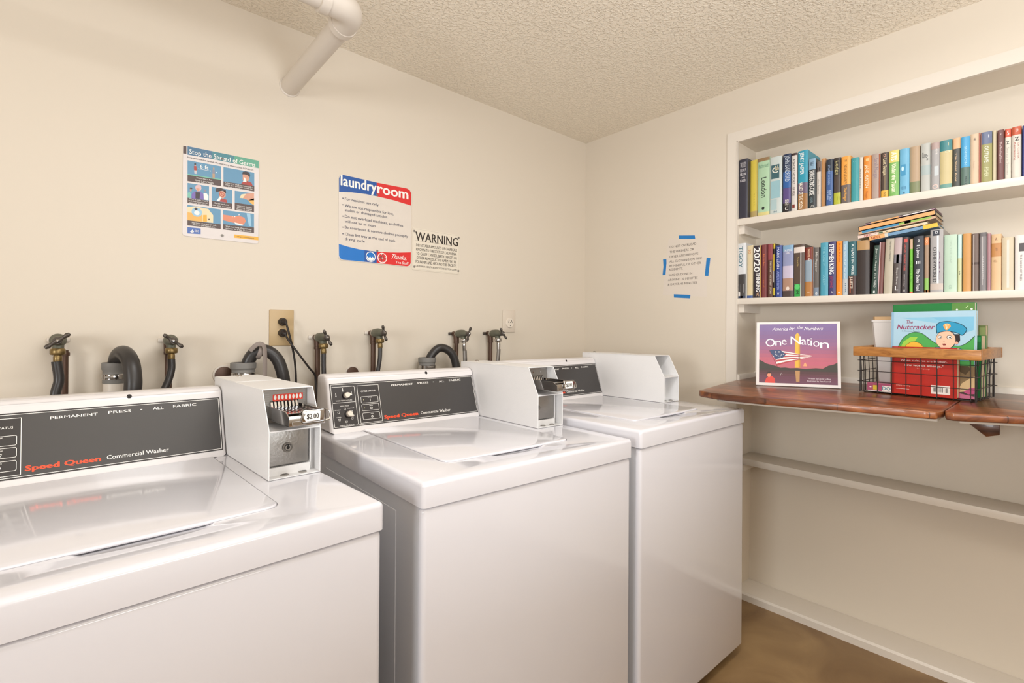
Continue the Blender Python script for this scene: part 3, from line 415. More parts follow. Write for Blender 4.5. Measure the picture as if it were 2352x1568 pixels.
def console_parts(T):
    m = MB()
    prof = [(.556, .8865), (.560, .894), (.6035, 1.029), (.6065, 1.041), (.614, 1.049), (.628, 1.0530), (.676, 1.050), (.684, 1.044), (.690, .8865)]
    m.prism(prof, 'x', .0193, .5398, M_CONS, bevel=.009, seg=3)
    con = m.build('control_console', T, local=True, angle=50)
    # printed graphite panel
    p0 = Vector((0, .5629, .903)); up = Vector((0, .6029-.5629, 1.027-.903)).normalized()
    m = MB(); F = Frame(p0+Vector((0, -.0006, .0002)), (1, 0, 0), up, step=.00008)
    N = F.N
    F.rect(m, .027, -.003, .5325, .1285, M_BLACK, 2)
    lw = .0011
    F.rect(m, .0305, .0005, .5295, .125, M_GREY, 4)
    F.rect(m, .0322, .003, .1015, .119, M_BLACK, 5)
    F.rect(m, .1075, .003, .1785, .119, M_BLACK, 5)
    F.line(m, [(.0305, .0005), (.5295, .0005), (.5295, .125), (.0305, .125), (.0305, .0005)], .0011, M_WHITE, 6)
    F.line(m, [(.0335, .1175), (.0985, .1175), (.1005, .1150), (.1005, .0050), (.0985, .0035)], lw, M_WHITE, 7)
    F.line(m, [(.0335, .0703), (.1005, .0703)], lw, M_WHITE, 7)
    F.line(m, [(.109, .1175), (.177, .1175), (.177, .0045), (.109, .0045), (.109, .1175)], lw, M_WHITE, 7)
    for z0, z1 in ((.0140, .0338), (.0403, .0592), (.0638, .0830)):
        F.line(m, [(.119, z0), (.169, z0), (.1708, z0+.002), (.1708, z1-.002), (.169, z1), (.119, z1), (.1172, z1-.002), (.1172, z0+.002), (.119, z0)], .0009, M_WHITE, 7)
    F.line(m, [(.1463, .0680), (.1463, .0755)], .001, M_WHITE, 8)
    F.line(m, [(.1435, .0440), (.1490, .0440), (.1500, .0485), (.1425, .0485), (.1435, .0440)], .0009, M_WHITE, 8)
    F.disc(m, .1460, .0215, .0034, M_WHITE, 8); F.disc(m, .1460, .0215, .0019, M_BLACK, 9)
    for z0 in (.0233, .0485, .0734): F.disc(m, .1250, z0, .0013, hexmat('#C9BE8E') if z0 > .03 else M_GREY, 8)
    for t_, x0, y0, x1, y1, c, b in D['con_text']:
        F.text(m, t_, x0, y0, x1, y1, {'w': M_WHITE, 'org': M_ORANGE}[c], b, 8)
    for x, y in [(.0431, .0925), (.0648, .1065), (.090, .0945)]:
        F.disc(m, x, y-.002, .0017, M_WHITE, 8, 10); F.line(m, [(x, y), (x, y+.006)], .0016, M_WHITE, 8)
    for x, y in [(.0459, .0423), (.0466, .0213), (.0651, .0516), (.0845, .0424), (.0846, .0225), (.0663, .0139)]:
        F.line(m, [(x-.003, y+.002), (x+.003, y+.002), (x+.002, y-.003), (x-.002, y-.003), (x-.003, y+.002)], .0007, M_WHITE, 8)
    m.build('control_panel', con, local=True)
    m = MB(); m.lathe([(.0052, -.002), (.0056, .0005), (.0045, .0016), (.002, .002)], (.352, .6095, 1.0415), (0, -1, .35), M_DARK, 18); m.build('screw_cap', con, local=True)
    for (x, s, ang) in ((.0728, .0900, 12), (.0742, .0352, -40)):
        c = F.P(x, s, 0); m = MB()
        m.lathe([(.0115, 0), (.0115, .004), (.0105, .006)], c, N, M_BLACK, 24)
        a = math.radians(ang); R_, U_ = F.R*math.cos(a)+F.U*math.sin(a), F.U*math.cos(a)-F.R*math.sin(a)
        pts = [(.0085*math.cos(q), .0085*math.sin(q)) for q in [math.radians(50+i*26) for i in range(11)]]+[(.0155, 0)]
        n = len(pts); lo = [c+R_*p[0]+U_*p[1]+N*.006 for p in pts]; hi = [c+R_*p[0]*.86+U_*p[1]*.86+N*.0155 for p in pts]
        m.add(lo+hi, [list(range(n, 2*n)), list(range(n))[::-1]]+[(i, (i+1) % n, (i+1) % n+n, i+n) for i in range(n)], M_IVORY)
        m.build('selector_knob', con, local=True)
    return con

BL, BR = .541, .6485
def coin_box(T, kind):
    t = .002; m = MB()
    side = [(.2605, .8868), (.2605, .9868), (.305, 1.070), (.684, 1.070), (.684, .8868)]
    m.prism(side, 'x', BL, BL+t, M_BOX, bevel=.0006, seg=1); m.prism(side, 'x', BR-t, BR, M_BOX, bevel=.0006, seg=1)
    m.rbox((BL, .305, 1.068), (BR, .684, 1.0705), .0008, M_BOX, seg=1)
    m.rbox((BL+.001, .50, 1.0705), (BR-.001, .684, 1.0715), .0004, M_BOX, seg=1)
    m.box((BL+t, .682, .8868), (BR-t, .684, 1.068), M_BOX)
    m.rbox((BL+t, .2615, .8868), (BR-t, .682, .8890), .0005, M_BOX, seg=1)
    m.prism([(.2612, .9846), (.2612, .9872), (.332, .9925), (.332, .990)], 'x', BL+t, BR-t, M_BOX)
    cb = m.build('coin_box', T, local=True, angle=30)
    for x in (.579, .617):
        m = MB(); m.lathe([(.0085, 0), (.0085, .0012), (.005, .002)], (x, .279, .8889), (0, 0, 1), M_ZINC, 16); m.box((x-.006, .2785, .8900), (x+.006, .2795, .8914), M_DARK)
        m.build('mounting_screw', cb, local=True)
    m = MB(); m.sphere((.592, .655, 1.0715), .0075, M_CHROME, (1, 1, .7)); m.build('bolt', cb, local=True)
    # lower recess
    if kind < 2:
        m = MB(); m.box((BL+t, .300, .889), (BR-t, .302, .988), M_BOX)
        m.box((.6345, .284, .889), (.636, .300, .985), M_BOX); m.box((BL+t, .284, .889), (.636, .300, .906), M_BOX)
        m.build('recess_plate', cb, local=True)
        m = MB(); m.rbox((BL+t+.0005, .286, .9085), (.6325, .2995, .9825), .0025, M_STEEL, seg=2)
        cd = m.build('cash_box_door', cb, local=True)
    else:
        m = MB(); m.box((BL+t, .318, .889), (BR-t, .320, .988), M_BOX); cd = m.build('cash_box_door', cb, local=True)
    lx, lz, ly = ((.5865, .9455, .286) if kind == 0 else (.560, .9455, .286)) if kind < 2 else (.575, .945, .318)
    m = MB()
    m.lathe([(.0105, -.002), (.0105, .003), (.0085, .005), (.0085, .0035), (.006, .0035), (.006, .0055), (.0035, .0055), (.0035, .003)], (lx, ly, lz), (0, -1, 0), M_ZINC, 24)
    m.lathe([(.0078, .0034), (.0065, .0037)], (lx, ly, lz), (0, -1, 0), M_DARK, 20); m.box((lx-.0012, ly-.0062, lz+.001), (lx+.0012, ly-.004, lz+.006), M_DARK)
    m.build('round_lock', cd, local=True)
    # upper recess
    if kind == 2:
        m = MB(); m.box((BL+t, .372, .99), (BR-t, .374, 1.068), M_BOX); m.box((BL+t, .345, .99), (.600, .346, 1.068), M_ZINC)
        m.build('recess_plate', cb, local=True); return cb
    m = MB(); m.box((BL+t, .3325, .990), (BR-t, .3345, 1.068), M_ZINC)
    F = Frame((0, .3325, 0), (1, 0, 0), (0, 0, 1), step=.0001)
    F.line(m, [(.549, .996), (.549, 1.0625), (.641, 1.0625), (.641, .996)], .0012, M_CHROME, 1)
    if kind == 0:
        red = hexmat('#E0371C', .35)
        F.rect(m, .5715, 1.0405, .6365, 1.0545, red, 3)
        for i in range(8): F.disc(m, .5765+i*.0078, 1.0475, .0026, M_WHITE, 5, 14, ry=.0052)
        for i in range(7): F.rect(m, .5525, 1.055-i*.0048, .5645, 1.0565-i*.0048, M_STEEL, 2); F.rect(m, .6375, 1.055-i*.0048, .6405, 1.0565-i*.0048, M_STEEL, 2)
    else:
        for x in (.556, .584, .615): m.lathe([(.0022, 0), (.0018, .001)], (x, .3325, 1.052), (0, -1, 0), M_CHROME, 12)
    m.build('coin_plate', cb, local=True)
    # slide: hollow drawer with coin slots
    m = MB()
    x0, x1, y0, y1, z0, z1 = .5565, .629, .195, .3325, 1.0045, 1.0325
    m.prism([(y0, z0), (y0, z0+.018), (y0+.02, z1), (y1, z1), (y1, z0+.004)], 'x', x0, x0+.0022, M_CHROME)
    m.prism([(y0, z0), (y0, z0+.018), (y0+.02, z1), (y1, z1), (y1, z0+.004)], 'x', x1-.0022, x1, M_CHROME)
    m.box((x0, y0, z0), (x1, y1, z0+.002), M_CHROME)
    m.rbox((x0, y0-.001, z0), (x1, y0+.002, z0+.021), .0008, M_CHROME, seg=2)
    m.rbox((x0+.002, y0+.025, z1-.008), (x1-.002, y1, z1-.0055), .0006, M_CHROME, seg=1)
    for i in range(8):
        xx = .5655+i*.0075
        m.prism([(y1, 1.0405), (y1-.006, 1.0385), (y1-.010, 1.0270), (y1, 1.0270)], 'x', xx, xx+.0042, M_CHROME)
        m.box((xx+.0043, y1-.003, 1.0265), (xx+.0073, y1-.0005, 1.0400), M_DARK)
        m.box((xx+.0006, y0+.04, z1-.0058), (xx+.0022, y1-.012, z1-.0050), M_DARK)
    # handle loop at the right
    m.tube([(x1, y0+.004, z0+.006), (x1+.010, y0+.002, z0+.007), (x1+.0125, y0+.004, z0+.012), (x1+.0125, y0+.006, z0+.022), (x1+.009, y0+.008, z0+.027), (x1-.002, y0+.010, z0+.027)], .0016, M_CHROME, 8)
    m.rbox((x0+.006, y0-.0030, z0+.002), (x1-.002, y0-.0008, z0+.010), .0008, M_CHROME, seg=1)
    m.rbox((.5795, y0-.0055, z0+.0045), (.6285, y0-.0005, z0+.0320), .0045, M_CHROME, seg=3)
    F = Frame((0, y0-.0057, 0), (1, 0, 0), (0, 0, 1), step=.0002)
    lx0, lx1, lz0, lz1 = .5835, .6165, z0+.0085, z0+.0285
    F.poly(m, [(lx0+.004, lz0), (lx1, lz0), (lx1+.001, lz1-.002), (lx1-.002, lz1), (lx0+.006, lz1), (lx0, lz0+.008)], M_WHITE, 1)
    F.text(m, '$2.00', lx0+.006, lz0+.0045, lx1-.003, lz1-.0055, M_BLACK, 2.2, 2)
    m.build('coin_slide', cb, local=True)
    return cb

_wt = worktop()
def washer(loc, rot, kind, label):
    x, y, dz = loc
    T = thing('washing_machine', (x, y, 0), label, 'washing machine', 'top-loading washers along the wall', rz=rot)
    m = MB(); zb = .018
    m.box((.001, .016, zb), (W-.001, .660, .8335), M_ENAM2)
    # shallow embossed frames in the side sheets
    for X, s in ((.001, -1), (W-.001, 1)):
        F_ = .0012
        m.rbox((X-F_ if s < 0 else X-.001, .115, .10), (X+.001 if s < 0 else X+F_, .545, .800), .001, M_ENAM2, seg=1)
    m.build('cabinet', T, local=True)
    m = MB(); m.rbox((0, 0, zb), (W, .0155, .8335), .010, M_ENAM, seg=4, sel=lambda e: sum(v.co.y for v in e.verts) < .02)
    m.build('front_panel', T, local=True)
    if kind == 0: wt = _wt; wt.parent = T
    else:
        wt = _wt.copy(); COL.objects.link(wt); wt.parent = T
    m = MB(); m.prism(lidpoly(0, .0235), 'z', .8825, .8892, M_ENAM, bevel=.0032, seg=3); m.build('lid', T, local=True, angle=40)
    for u in (.108, .5125):
        m = MB(); m.rbox((u-.004, .5515, .8845), (u+.004, .5560, .8868), .001, M_DARK, seg=1); m.build('lid_hinge', T, local=True)
    console_parts(T); coin_box(T, kind)
    fz = zb+dz
    for a in (.05, W-.05):
        for b_ in (.05, .61):
            q = MB(); q.lathe([(.018, 0), (.018, max(.001, fz*.6)), (.012, max(.002, fz+.004))], (a, b_, -dz), (0, 0, 1), M_DARK, 16); q.build('foot', T, local=True)
    for ch in T.children:
        ch.location = (0, 0, dz)
    return T
washer((-.228, .805, -.015), math.radians(2.454), 0, 'white top-loading washer nearest the viewer at the left, cut off by the picture edge')
washer((.513, .840, -.0007), math.radians(-2.019), 1, 'white top-loading washer in the middle, with both round knobs in view')
washer((1.204, .812, .018), math.radians(-.303), 2, 'white top-loading washer nearest the corner, its coin box empty without a slide')
# ================================================================ signs on the back wall
PALC = {'w': '#F4F1EC', 'k': '#4A403C', 'n': '#2E3350', 'bk': '#332B26', 'brown': '#54433F', 'hb1': '#4D7594', 'hb2': '#4C8792', 'hb3': '#62A58C',
 'blue': '#6394B4', 'green': '#79BFA6', 'cdc': '#4A6BB0', 'yel': '#E8AE3C', 'white': '#F0ECE8', 'red': '#A94038', 'grey': '#C9C4C6', 'grey2': '#8A8A98', 'dk': '#3D3436',
 'tan': '#B89878', 'skin': '#D39A80', 'pur': '#7A68B0', 'turb': '#D9B6B6', 'teal': '#7DBFAE', 'cream': '#EBD6AE', 'ora': '#E7B25C', 'arm': '#DC8A6A', 'ltb': '#9CC4DC', 'bubble': '#DDE5EE', 'ring': '#B33A36',
 'lblue': '#20549F', 'lblue2': '#1672C4', 'lred': '#D92B2B', 'tape': '#1F79BE'}
PAL = lambda c: hexmat(PALC[c], .42)
def slab(m, F, x0, y0, x1, y1, th, material, r=.006):
    pts = []
    for cx, cy, a0 in ((x1-r, y1-r, 0), (x0+r, y1-r, 90), (x0+r, y0+r, 180), (x1-r, y0+r, 270)):
        for i in range(5):
            a = math.radians(a0+i*22.5); pts.append((cx+r*math.cos(a), cy+r*math.sin(a)))
    n = len(pts); a = [F.O+F.R*x+F.U*y+F.N*.0004 for x, y in pts]; b = [F.O+F.R*x+F.U*y+F.N*th for x, y in pts]
    m.add(a+b, [list(range(n))[::-1], list(range(n, 2*n))]+[(i, (i+1) % n, (i+1) % n+n, i+n) for i in range(n)], material)
def screws(T, pts, y, r=.0042, name='screw'):
    for x, z in pts:
        m = MB(); m.lathe([(r, 0), (r*.9, .0012), (r*.4, .002)], (x, y, z), (0, -1, 0), M_ZINC, 14); m.box((x-r*.7, y-.0024, z-.0004), (x+r*.7, y-.0018, z+.0004), M_DARK); m.build(name, T)

T = thing('health_sign', (.373, YA, 1.483), 'Stop the Spread of Germs sign with small picture panels, leftmost sign on the wall', 'sign')
F = Frame((0, YA, 0), (1, 0, 0), (0, 0, 1)); m = MB()
slab(m, F, .2615, 1.4825, .4855, 1.7735, .0025, hexmat('#DDD5D2', .35), .008); m.build('sign_plate', T)
F = Frame((0, YA-.0025, 0), (1, 0, 0), (0, 0, 1), step=.00008); m = MB()
for c, k, pts in D['germ_poly']: F.poly(m, pts, PAL(c), k)
for c, k, x, z, r in D['germ_circ']: F.disc(m, x, z, r, PAL(c), k)
F.line(m, [(.3655-.0, 1.0), (.3655, 1.0)], .0001, PAL('red'), 3)
rx, rz = D['germ_circ'][5][2:4]; F.line(m, [(rx-.005, rz+.005), (rx+.005, rz-.005)], .0016, PAL('ring'), 8)
for t_, x0, y0, x1, y1, c, b in D['germ_text']: F.text(m, t_, x0, y0, x1, y1, PAL(c), b*.8+.2, 9)
m.build('printed_face', T); screws(T, D['germ_screw'], YA-.004, .0045)

T = thing('laundry_sign', (.93, YA, 1.457), 'large laundry room rules sign with blue and red bands', 'sign')
F = Frame((0, YA, 0), (1, 0, 0), (0, 0, 1)); m = MB()
slab(m, F, .7715, 1.4565, 1.0915, 1.7895, .003, hexmat('#DED4C9', .2), .014); m.build('sign_plate', T)
F = Frame((0, YA-.003, 0), (1, 0, 0), (0, 0, 1), step=.00009); m = MB()
for c, k, pts in D['laun_poly']: F.poly(m, pts, PAL(c), k)
for c, k, x, z, r in D['laun_circ']: F.disc(m, x, z, r, PAL(c), k, 32)
cx, cz = D['laun_circ'][0][2:4]
wave = [(cx-.0165, cz-.004)]+[(cx-.0165+.033*i/12, cz-.002+.0028*math.sin(i*1.57)) for i in range(13)]+[(cx+.0165*math.cos(math.radians(-i*15-8)), cz+.0165*math.sin(math.radians(-i*15-8))) for i in range(12)]
F.poly(m, wave, PAL('w'), 5)
cx, cz = D['laun_circ'][2][2:4]
for q in range(4):
    a0 = q*math.pi/2+.3; L_ = []
    for i in range(8): r = .002+.013*i/7; a = a0+1.5*i/7; L_.append((cx+r*math.cos(a), cz+r*math.sin(a)))
    F.line(m, L_, .0028, PAL('w'), 5)
for t_, x0, y0, x1, y1, c, b, *sh in D['laun_text']: F.text(m, t_, x0, y0, x1, y1, PAL(c), b*1.2, 6, shear=(sh[0] if sh else 0))
for x, z in D['laun_bul']: F.disc(m, x, z, .0022, PAL('n'), 6, 10)
m.build('printed_face', T); screws(T, D['laun_screw'], YA-.0045, .0045)

T = thing('warning_sign', (1.22, YA, 1.447), 'small cream WARNING sign with black capitals, right of the laundry rules sign', 'sign')
F = Frame((0, YA, 0), (1, 0, 0), (0, 0, 1)); m = MB()
slab(m, F, 1.0975, 1.4465, 1.3475, 1.6285, .0022, hexmat('#E4DAC9', .35), .006); m.build('sign_plate', T)
F = Frame((0, YA-.0022, 0), (1, 0, 0), (0, 0, 1), step=.00009); m = MB()
for t_, x0, y0, x1, y1, c, b in D['warn_text']: F.text(m, t_, x0, y0, x1, y1, PAL(c), b, 3)
F.rect(m, 1.113, 1.5745, 1.334, 1.5752, PAL('bk'), 2)
x0, z0, x1, z1 = 1.1015, 1.4505, 1.3435, 1.6245
F.line(m, [(x0, z0), (x1, z0), (x1, z1), (x0, z1), (x0, z0)], .0006, hexmat('#A79D8F'), 1)
m.build('printed_face', T); screws(T, D['warn_screw'], YA-.0032, .005)

# ---- note on the right wall
T = thing('paper_note', (XB, 1.27, 1.37), 'white paper note about overloading, taped to the wall beside the niche', 'notice')
F = Frame((XB, 0, 0), (0, -1, 0), (0, 0, 1), step=.00015)
m = MB(); pts = D['note_paper']; n = len(pts)
a = [F.P(x, y, .5) for x, y in pts]; b = [F.P(x, y, 2) for x, y in pts]
m.add(a+b, [list(range(n))[::-1], list(range(n, 2*n))]+[(i, (i+1) % n, (i+1) % n+n, i+n) for i in range(n)], M_PAPER)
for t_, x0, y0, x1, y1, c, b_ in D['note_text']: F.text(m, t_, x0, y0, x1, y1, PAL(c), 0, 3)
m.build('paper_sheet', T)
for c, pts in D['note_tape']:
    m = MB(); n = len(pts); a = [F.P(x, y, .6) for x, y in pts]; b = [F.P(x, y, 3.4) for x, y in pts]
    m.add(a+b, [list(range(n))[::-1], list(range(n, 2*n))]+[(i, (i+1) % n, (i+1) % n+n, i+n) for i in range(n)], M_TAPE); m.build('tape_strip', T)

# ================================================================ outlets and cords
T = thing('wall_outlet', (.565, YA, 1.125), 'tan wall outlet plate with two black plugs in it', 'outlet')
m = MB(); m.rbox((.523, YA-.006, 1.125), (.607, YA-.0004, 1.2545), .0028, M_PLATE, seg=2); m.build('cover_plate', T)
for z in (1.211, 1.171):
    m = MB(); m.lathe([(.0175, 0), (.0175, .0015), (.016, .0022)], (.566, YA-.006, z), (0, -1, 0), M_PLATE, 20)
    m.build('receptacle', T)
def spline(P, n=8):
    P = [Vector(p) for p in P]; out = []
    Q = [P[0]*2-P[1]]+P+[P[-1]*2-P[-2]]
    for i in range(1, len(Q)-2):
        for k in range(n):
            t = k/n; a, b, c, d = Q[i-1], Q[i], Q[i+1], Q[i+2]
            out.append(.5*((2*b)+(c-a)*t+(2*a-5*b+4*c-d)*t*t+(3*b-a-3*c+d)*t**3))
    out.append(P[-1]); return out
cords = [('upper black plug and cord hanging straight down behind the coin box', 1.211, [(.571, 1.862, 1.202), (.580, 1.858, 1.165), (.592, 1.86, 1.116), (.601, 1.86, 1.06), (.605, 1.86, .99), (.60, 1.84, .85), (.56, 1.72, .70)]),
         ('lower black plug and cord curving right toward the middle washer', 1.171, [(.568, 1.862, 1.163), (.582, 1.850, 1.135), (.617, 1.844, 1.084), (.646, 1.846, 1.045), (.668, 1.850, 1.018), (.672, 1.85, .985), (.676, 1.82, .88), (.68, 1.74, .72)])]
for lab, z, P in cords:
    T = thing('power_cord', (.566, YA, z), lab, 'power cord')
    m = MB(); m.tube([(.566, YA-.0085, z), (.566, YA-.026, z)], [.0150, .0125], M_WIRE, 14); m.tube([(.566, YA-.026, z), (.568, YA-.036, z-.004), P[0]], [.0115, .008, .0042], M_WIRE, 12); m.build('plug', T)
    m = MB(); m.tube(spline(P), .0038, M_WIRE, 8, flat=1.0); m.build('cord', T)

T = thing('dryer_outlet', (1.655, YA, 1.18), 'ivory wall outlet with a round face of three slanted slots', 'outlet')
m = MB(); m.rbox((1.613, YA-.005, 1.178), (1.693, YA-.0004, 1.290), .002, mat('outlet_ivory_plate', '#DCCFBF', .4), seg=2); m.build('cover_plate', T)
m = MB(); m.lathe([(.0255, 0), (.0255, .004), (.0235, .006)], (1.656, YA-.005, 1.226), (0, -1, 0), M_IVORY, 32)
F = Frame((0, YA-.0112, 0), (1, 0, 0), (0, 0, 1), step=.0002)
F.line(m, [(1.644, 1.2275), (1.6495, 1.240)], .0028, M_DARK, 1); F.line(m, [(1.669, 1.2275), (1.6635, 1.240)], .0028, M_DARK, 1); F.disc(m, 1.6575, 1.228, .0022, M_DARK, 1, 10)
F.poly(m, [(1.651, 1.2145), (1.661, 1.2155), (1.659, 1.208), (1.6555, 1.212)], M_DARK, 1)
m.build('socket_face', T)

# ================================================================ hose faucets, risers, hoses
def faucet(x, z, ang, label, metal_nut=False, hr=.03):
    T = thing('hose_faucet', (x, 1.868, z), label, 'faucet', 'faucets along the back wall')
    m = MB(); m.rbox((x-.025, 1.8925, z-.006), (x+.025, 1.8990, z+.007), .003, M_PVC if not metal_nut else M_HANDLE, seg=2)
    m.tube([(x, 1.893, z), (x, 1.865, z)], .011, M_COPPER, 14); m.tube([(x, 1.872, z+.004), (x, 1.868, z-.034)], [.0135, .0125], M_COPPER, 14); m.build('wall_elbow', T)
    m = MB()
    m.lathe([(.0125, -.006), (.0145, -.004), (.0145, .002), (.0165, .006), (.0175, .016), (.0185, .034), (.0175, .05), (.0135, .058), (.0115, .070), (.0095, .078), (.0060, .082)], (x, 1.862, z), (0, -1, 0), M_VALVE, 20)
    m.tube([(x, 1.818, z-.008), (x, 1.812, z-.026)], [.013, .012], M_VALVE, 14); m.build('valve_body', T)
    m = MB(); m.lathe([(.0148, -.0035), (.0148, -.0015), (.012, -.0005)], (x, 1.860, z), (0, -1, 0), M_IVORY, 20); m.build('seal_ring', T)
    nm = M_CHROME if metal_nut else M_BRASS
    m = MB(); m.lathe([(.0145, 0), (.0165, .003), (.0165, .013), (.0150, .016), (.0085, .018), (.0095, .022), (.0095, .034), (.0085, .036)], (x, 1.811, z-.022), (0, -.08, -1), nm, 6 if False else 18); m.build('hose_nut', T)
    m = MB(); a = math.radians(ang); c, s = math.cos(a), math.sin(a); yy = 1.776
    P = [(x+k*c, yy-q, z+k*s) for k, q in ((-hr, .004), (-hr*.8, .004), (-hr*.42, .001), (0, .002), (hr*.42, .001), (hr*.8, .004), (hr, .004))]
    m.tube(P, [.0035, .0062, .0042, .0085, .0042, .0062, .0035], M_HANDLE, 12)
    m.lathe([(.0105, -.008), (.0105, .002), (.008, .006)], (x, yy, z), (0, -1, 0), M_HANDLE, 16)
    m.lathe([(.0042, .004), (.0042, .008), (.002, .0095)], (x, yy-.002, z), (0, -1, 0), M_CHROME, 12)
    m.build('lever_handle', T)
    return T
FA = [(-.030, 1.149, 38, 'dark faucet farthest left above the near washer console', 0, .031, .0115),
      (.224, 1.147, 142, 'dark faucet right of the first curved black drain hose', 0, .031, .0100),
      (.684, 1.155, 118, 'green-bodied faucet just right of the tan outlet', 0, .031, .0082),
      (.906, 1.172, 106, 'green-bodied faucet between the tan outlet and the third drain hose', 0, .031, .0082),
      (1.312, 1.170, 72, 'faucet with steel nut just right of the third drain hose, lever nearly upright', 1, .031, .0075),
      (1.512, 1.172, 128, 'faucet with steel nut below the round-faced ivory outlet', 1, .031, .0075)]
HB = [[(-.002, 0, 0), (.003, .0, -.05), (-.004, -.005, -.09), (-.012, -.02, -.20)], [(0, 0, 0), (.0, -.002, -.03), (-.010, -.006, -.07), (-.034, -.02, -.13), (-.05, -.03, -.25)],
      [(0, 0, 0), (0, -.002, -.06), (.001, -.01, -.14), (.004, -.03, -.26)], [(0, 0, 0), (-.004, -.004, -.05), (-.018, -.01, -.12), (-.04, -.03, -.26)],
      [(0, 0, 0), (.003, 0, -.05), (.006, 0, -.12), (.01, -.02, -.26)], [(0, 0, 0), (-.003, 0, -.05), (-.012, 0, -.12), (-.03, -.02, -.26)]]
for i, (x, z, ang, lab, mn, hr, rr) in enumerate(FA):
    faucet(x, z, ang, lab, bool(mn), hr)
    place = lab.split('faucet', 1)[1] if False else ['farthest left', 'right of the first curved drain hose', 'right of the tan outlet', 'second right of the tan outlet', 'right of the third curved drain hose', 'below the round-faced ivory outlet'][i]
    xr = x+(.012 if i == 0 else 0)
    R = thing('supply_pipe', (xr, 1.868, 0), 'brown water supply pipe behind the faucet '+place, 'pipe', 'supply pipes below the faucets')
    m = MB(); m.tube([(xr, 1.8685, z-.028), (xr, 1.8685, .12)], .0098, M_COPPER, 16); m.build('pipe', R)
    m = MB(); m.lathe([(.0125, 0), (.0130, .006), (.0125, .010)], (xr, 1.8685, z-.044), (0, 0, 1), M_COPPER, 16); m.build('coupling', R)
    Hh = thing('water_hose', (x, 1.808, z-.05), ('braided steel' if mn else 'black rubber')+' water hose hanging from the faucet '+place, 'hose', 'water hoses on the faucets')
    m = MB(); P = [(x+a, 1.808+b, z-.056+c) for a, b, c in HB[i]]; P += [(P[-1][0], 1.72, .62), (P[-1][0], 1.60, .42), (P[-1][0], 1.54, .40)]
    m.tube(spline(P), rr, M_ZINC if mn else M_RUBBER, 14); m.build('hose', Hh)
    if mn:
        m = MB(); m.tube([(x, 1.808, z-.052), (x+(.001 if i == 4 else -.001), 1.808, z-.075)], [.0095, .0085], M_CHROME, 14); m.build('ferrule', Hh)
        m = MB(); m.tube([(p[0]+.006, p[1]-.005, p[2]) for p in spline(P)][3:20], .0028, M_HANDLE, 8); m.build('dark_stripe', Hh)

# ---- standpipes with grey couplings and black drain hoses
def standpipe(x, y, z, r, label, body=True):
    T = thing('standpipe', (x, y, 0), label, 'standpipe', 'standpipes behind the washers')
    m = MB(); m.tube([(x, y, z-.055), (x, y, .05)], r*.93, M_PVC if body else M_COPPER, 24); m.build('pipe', T)
    m = MB(); m.lathe([(r*.96, -.058), (r*.99, -.056), (r*.96, -.030), (r*.96, -.022), (r*1.07, -.017), (r*1.08, 0), (r*1.0, .002), (r*.82, .001), (r*.80, -.03)], (x, y, z), (0, 0, 1), M_GREYRUB, 32); m.build('rubber_coupling', T)
    m = MB(); m.lathe([(r*1.01, -.046), (r*1.045, -.045), (r*1.045, -.032), (r*1.01, -.031)], (x, y, z), (0, 0, 1), M_CHROME, 32)
    m.rbox((x-.012, y-r*1.04-.009, z-.044), (x+.010, y-r*1.0, z-.033), .003, M_CHROME, seg=2)
    m.tube([(x-.022, y-r*1.04-.005, z-.0385), (x-.008, y-r*1.04-.005, z-.0385)], .0045, M_ZINC, 10); m.build('hose_clamp', T)
    return T
standpipe(.0905, 1.835, 1.083, .0275, 'cream standpipe with grey coupling behind the near washer console')
standpipe(.427, 1.835, 1.071, .036, 'standpipe with grey coupling behind the first coin box', False)
standpipe(1.137, 1.835, 1.067, .035, 'standpipe with grey coupling behind the middle washer console')
DH = [('thick black drain hose hooked into the leftmost standpipe', .0205, [(.094, 1.838, 1.02), (.094, 1.838, 1.065), (.098, 1.815, 1.102), (.108, 1.765, 1.114), (.119, 1.715, 1.092), (.124, 1.695, 1.045), (.122, 1.69, .99), (.118, 1.68, .85), (.12, 1.60, .70)]),
      ('thick black drain hose with a grey strap tied round its bend', .0200, [(.436, 1.835, 1.02), (.440, 1.832, 1.07), (.458, 1.825, 1.103), (.490, 1.815, 1.112), (.522, 1.805, 1.085), (.540, 1.80, 1.035), (.547, 1.80, .98), (.55, 1.79, .85), (.55, 1.74, .70)]),
      ('thick black drain hose arching behind the middle washer console', .0175, [(1.142, 1.835, 1.02), (1.148, 1.832, 1.065), (1.178, 1.825, 1.102), (1.210, 1.82, 1.108), (1.245, 1.81, 1.085), (1.264, 1.805, 1.04), (1.268, 1.80, .98), (1.27, 1.79, .85), (1.26, 1.74, .70)])]
for lab, r, P in DH:
    T = thing('drain_hose', P[1], lab, 'hose', 'black drain hoses')
    P = P+[(P[-1][0], 1.585, .48), (P[-1][0], 1.54, .34)]
    m = MB(); m.tube(spline(P), r, M_RUBBER, 24); m.build('hose', T)
T = thing('hose_strap', (.472, 1.82, 1.13), 'grey strap looped over the second drain hose, its end hanging down', 'strap')
m = MB()
ring = [(.470+.006*math.sin(i/16*2*math.pi), 1.82+.0225*math.cos(i/16*2*math.pi), 1.108+.0225*math.sin(i/16*2*math.pi)) for i in range(17)]
m.tube(ring, .0025, M_STRAP, 10, flat=3.2); m.build('loop', T)
m = MB(); m.tube(spline([(.438, 1.80, 1.112), (.455, 1.79, 1.132), (.471, 1.79, 1.134), (.480, 1.79, 1.12), (.482, 1.79, 1.07), (.481, 1.79, 1.0), (.480, 1.79, .93)]), .0022, M_STRAP, 10, flat=3.4); m.build('hanging_end', T)
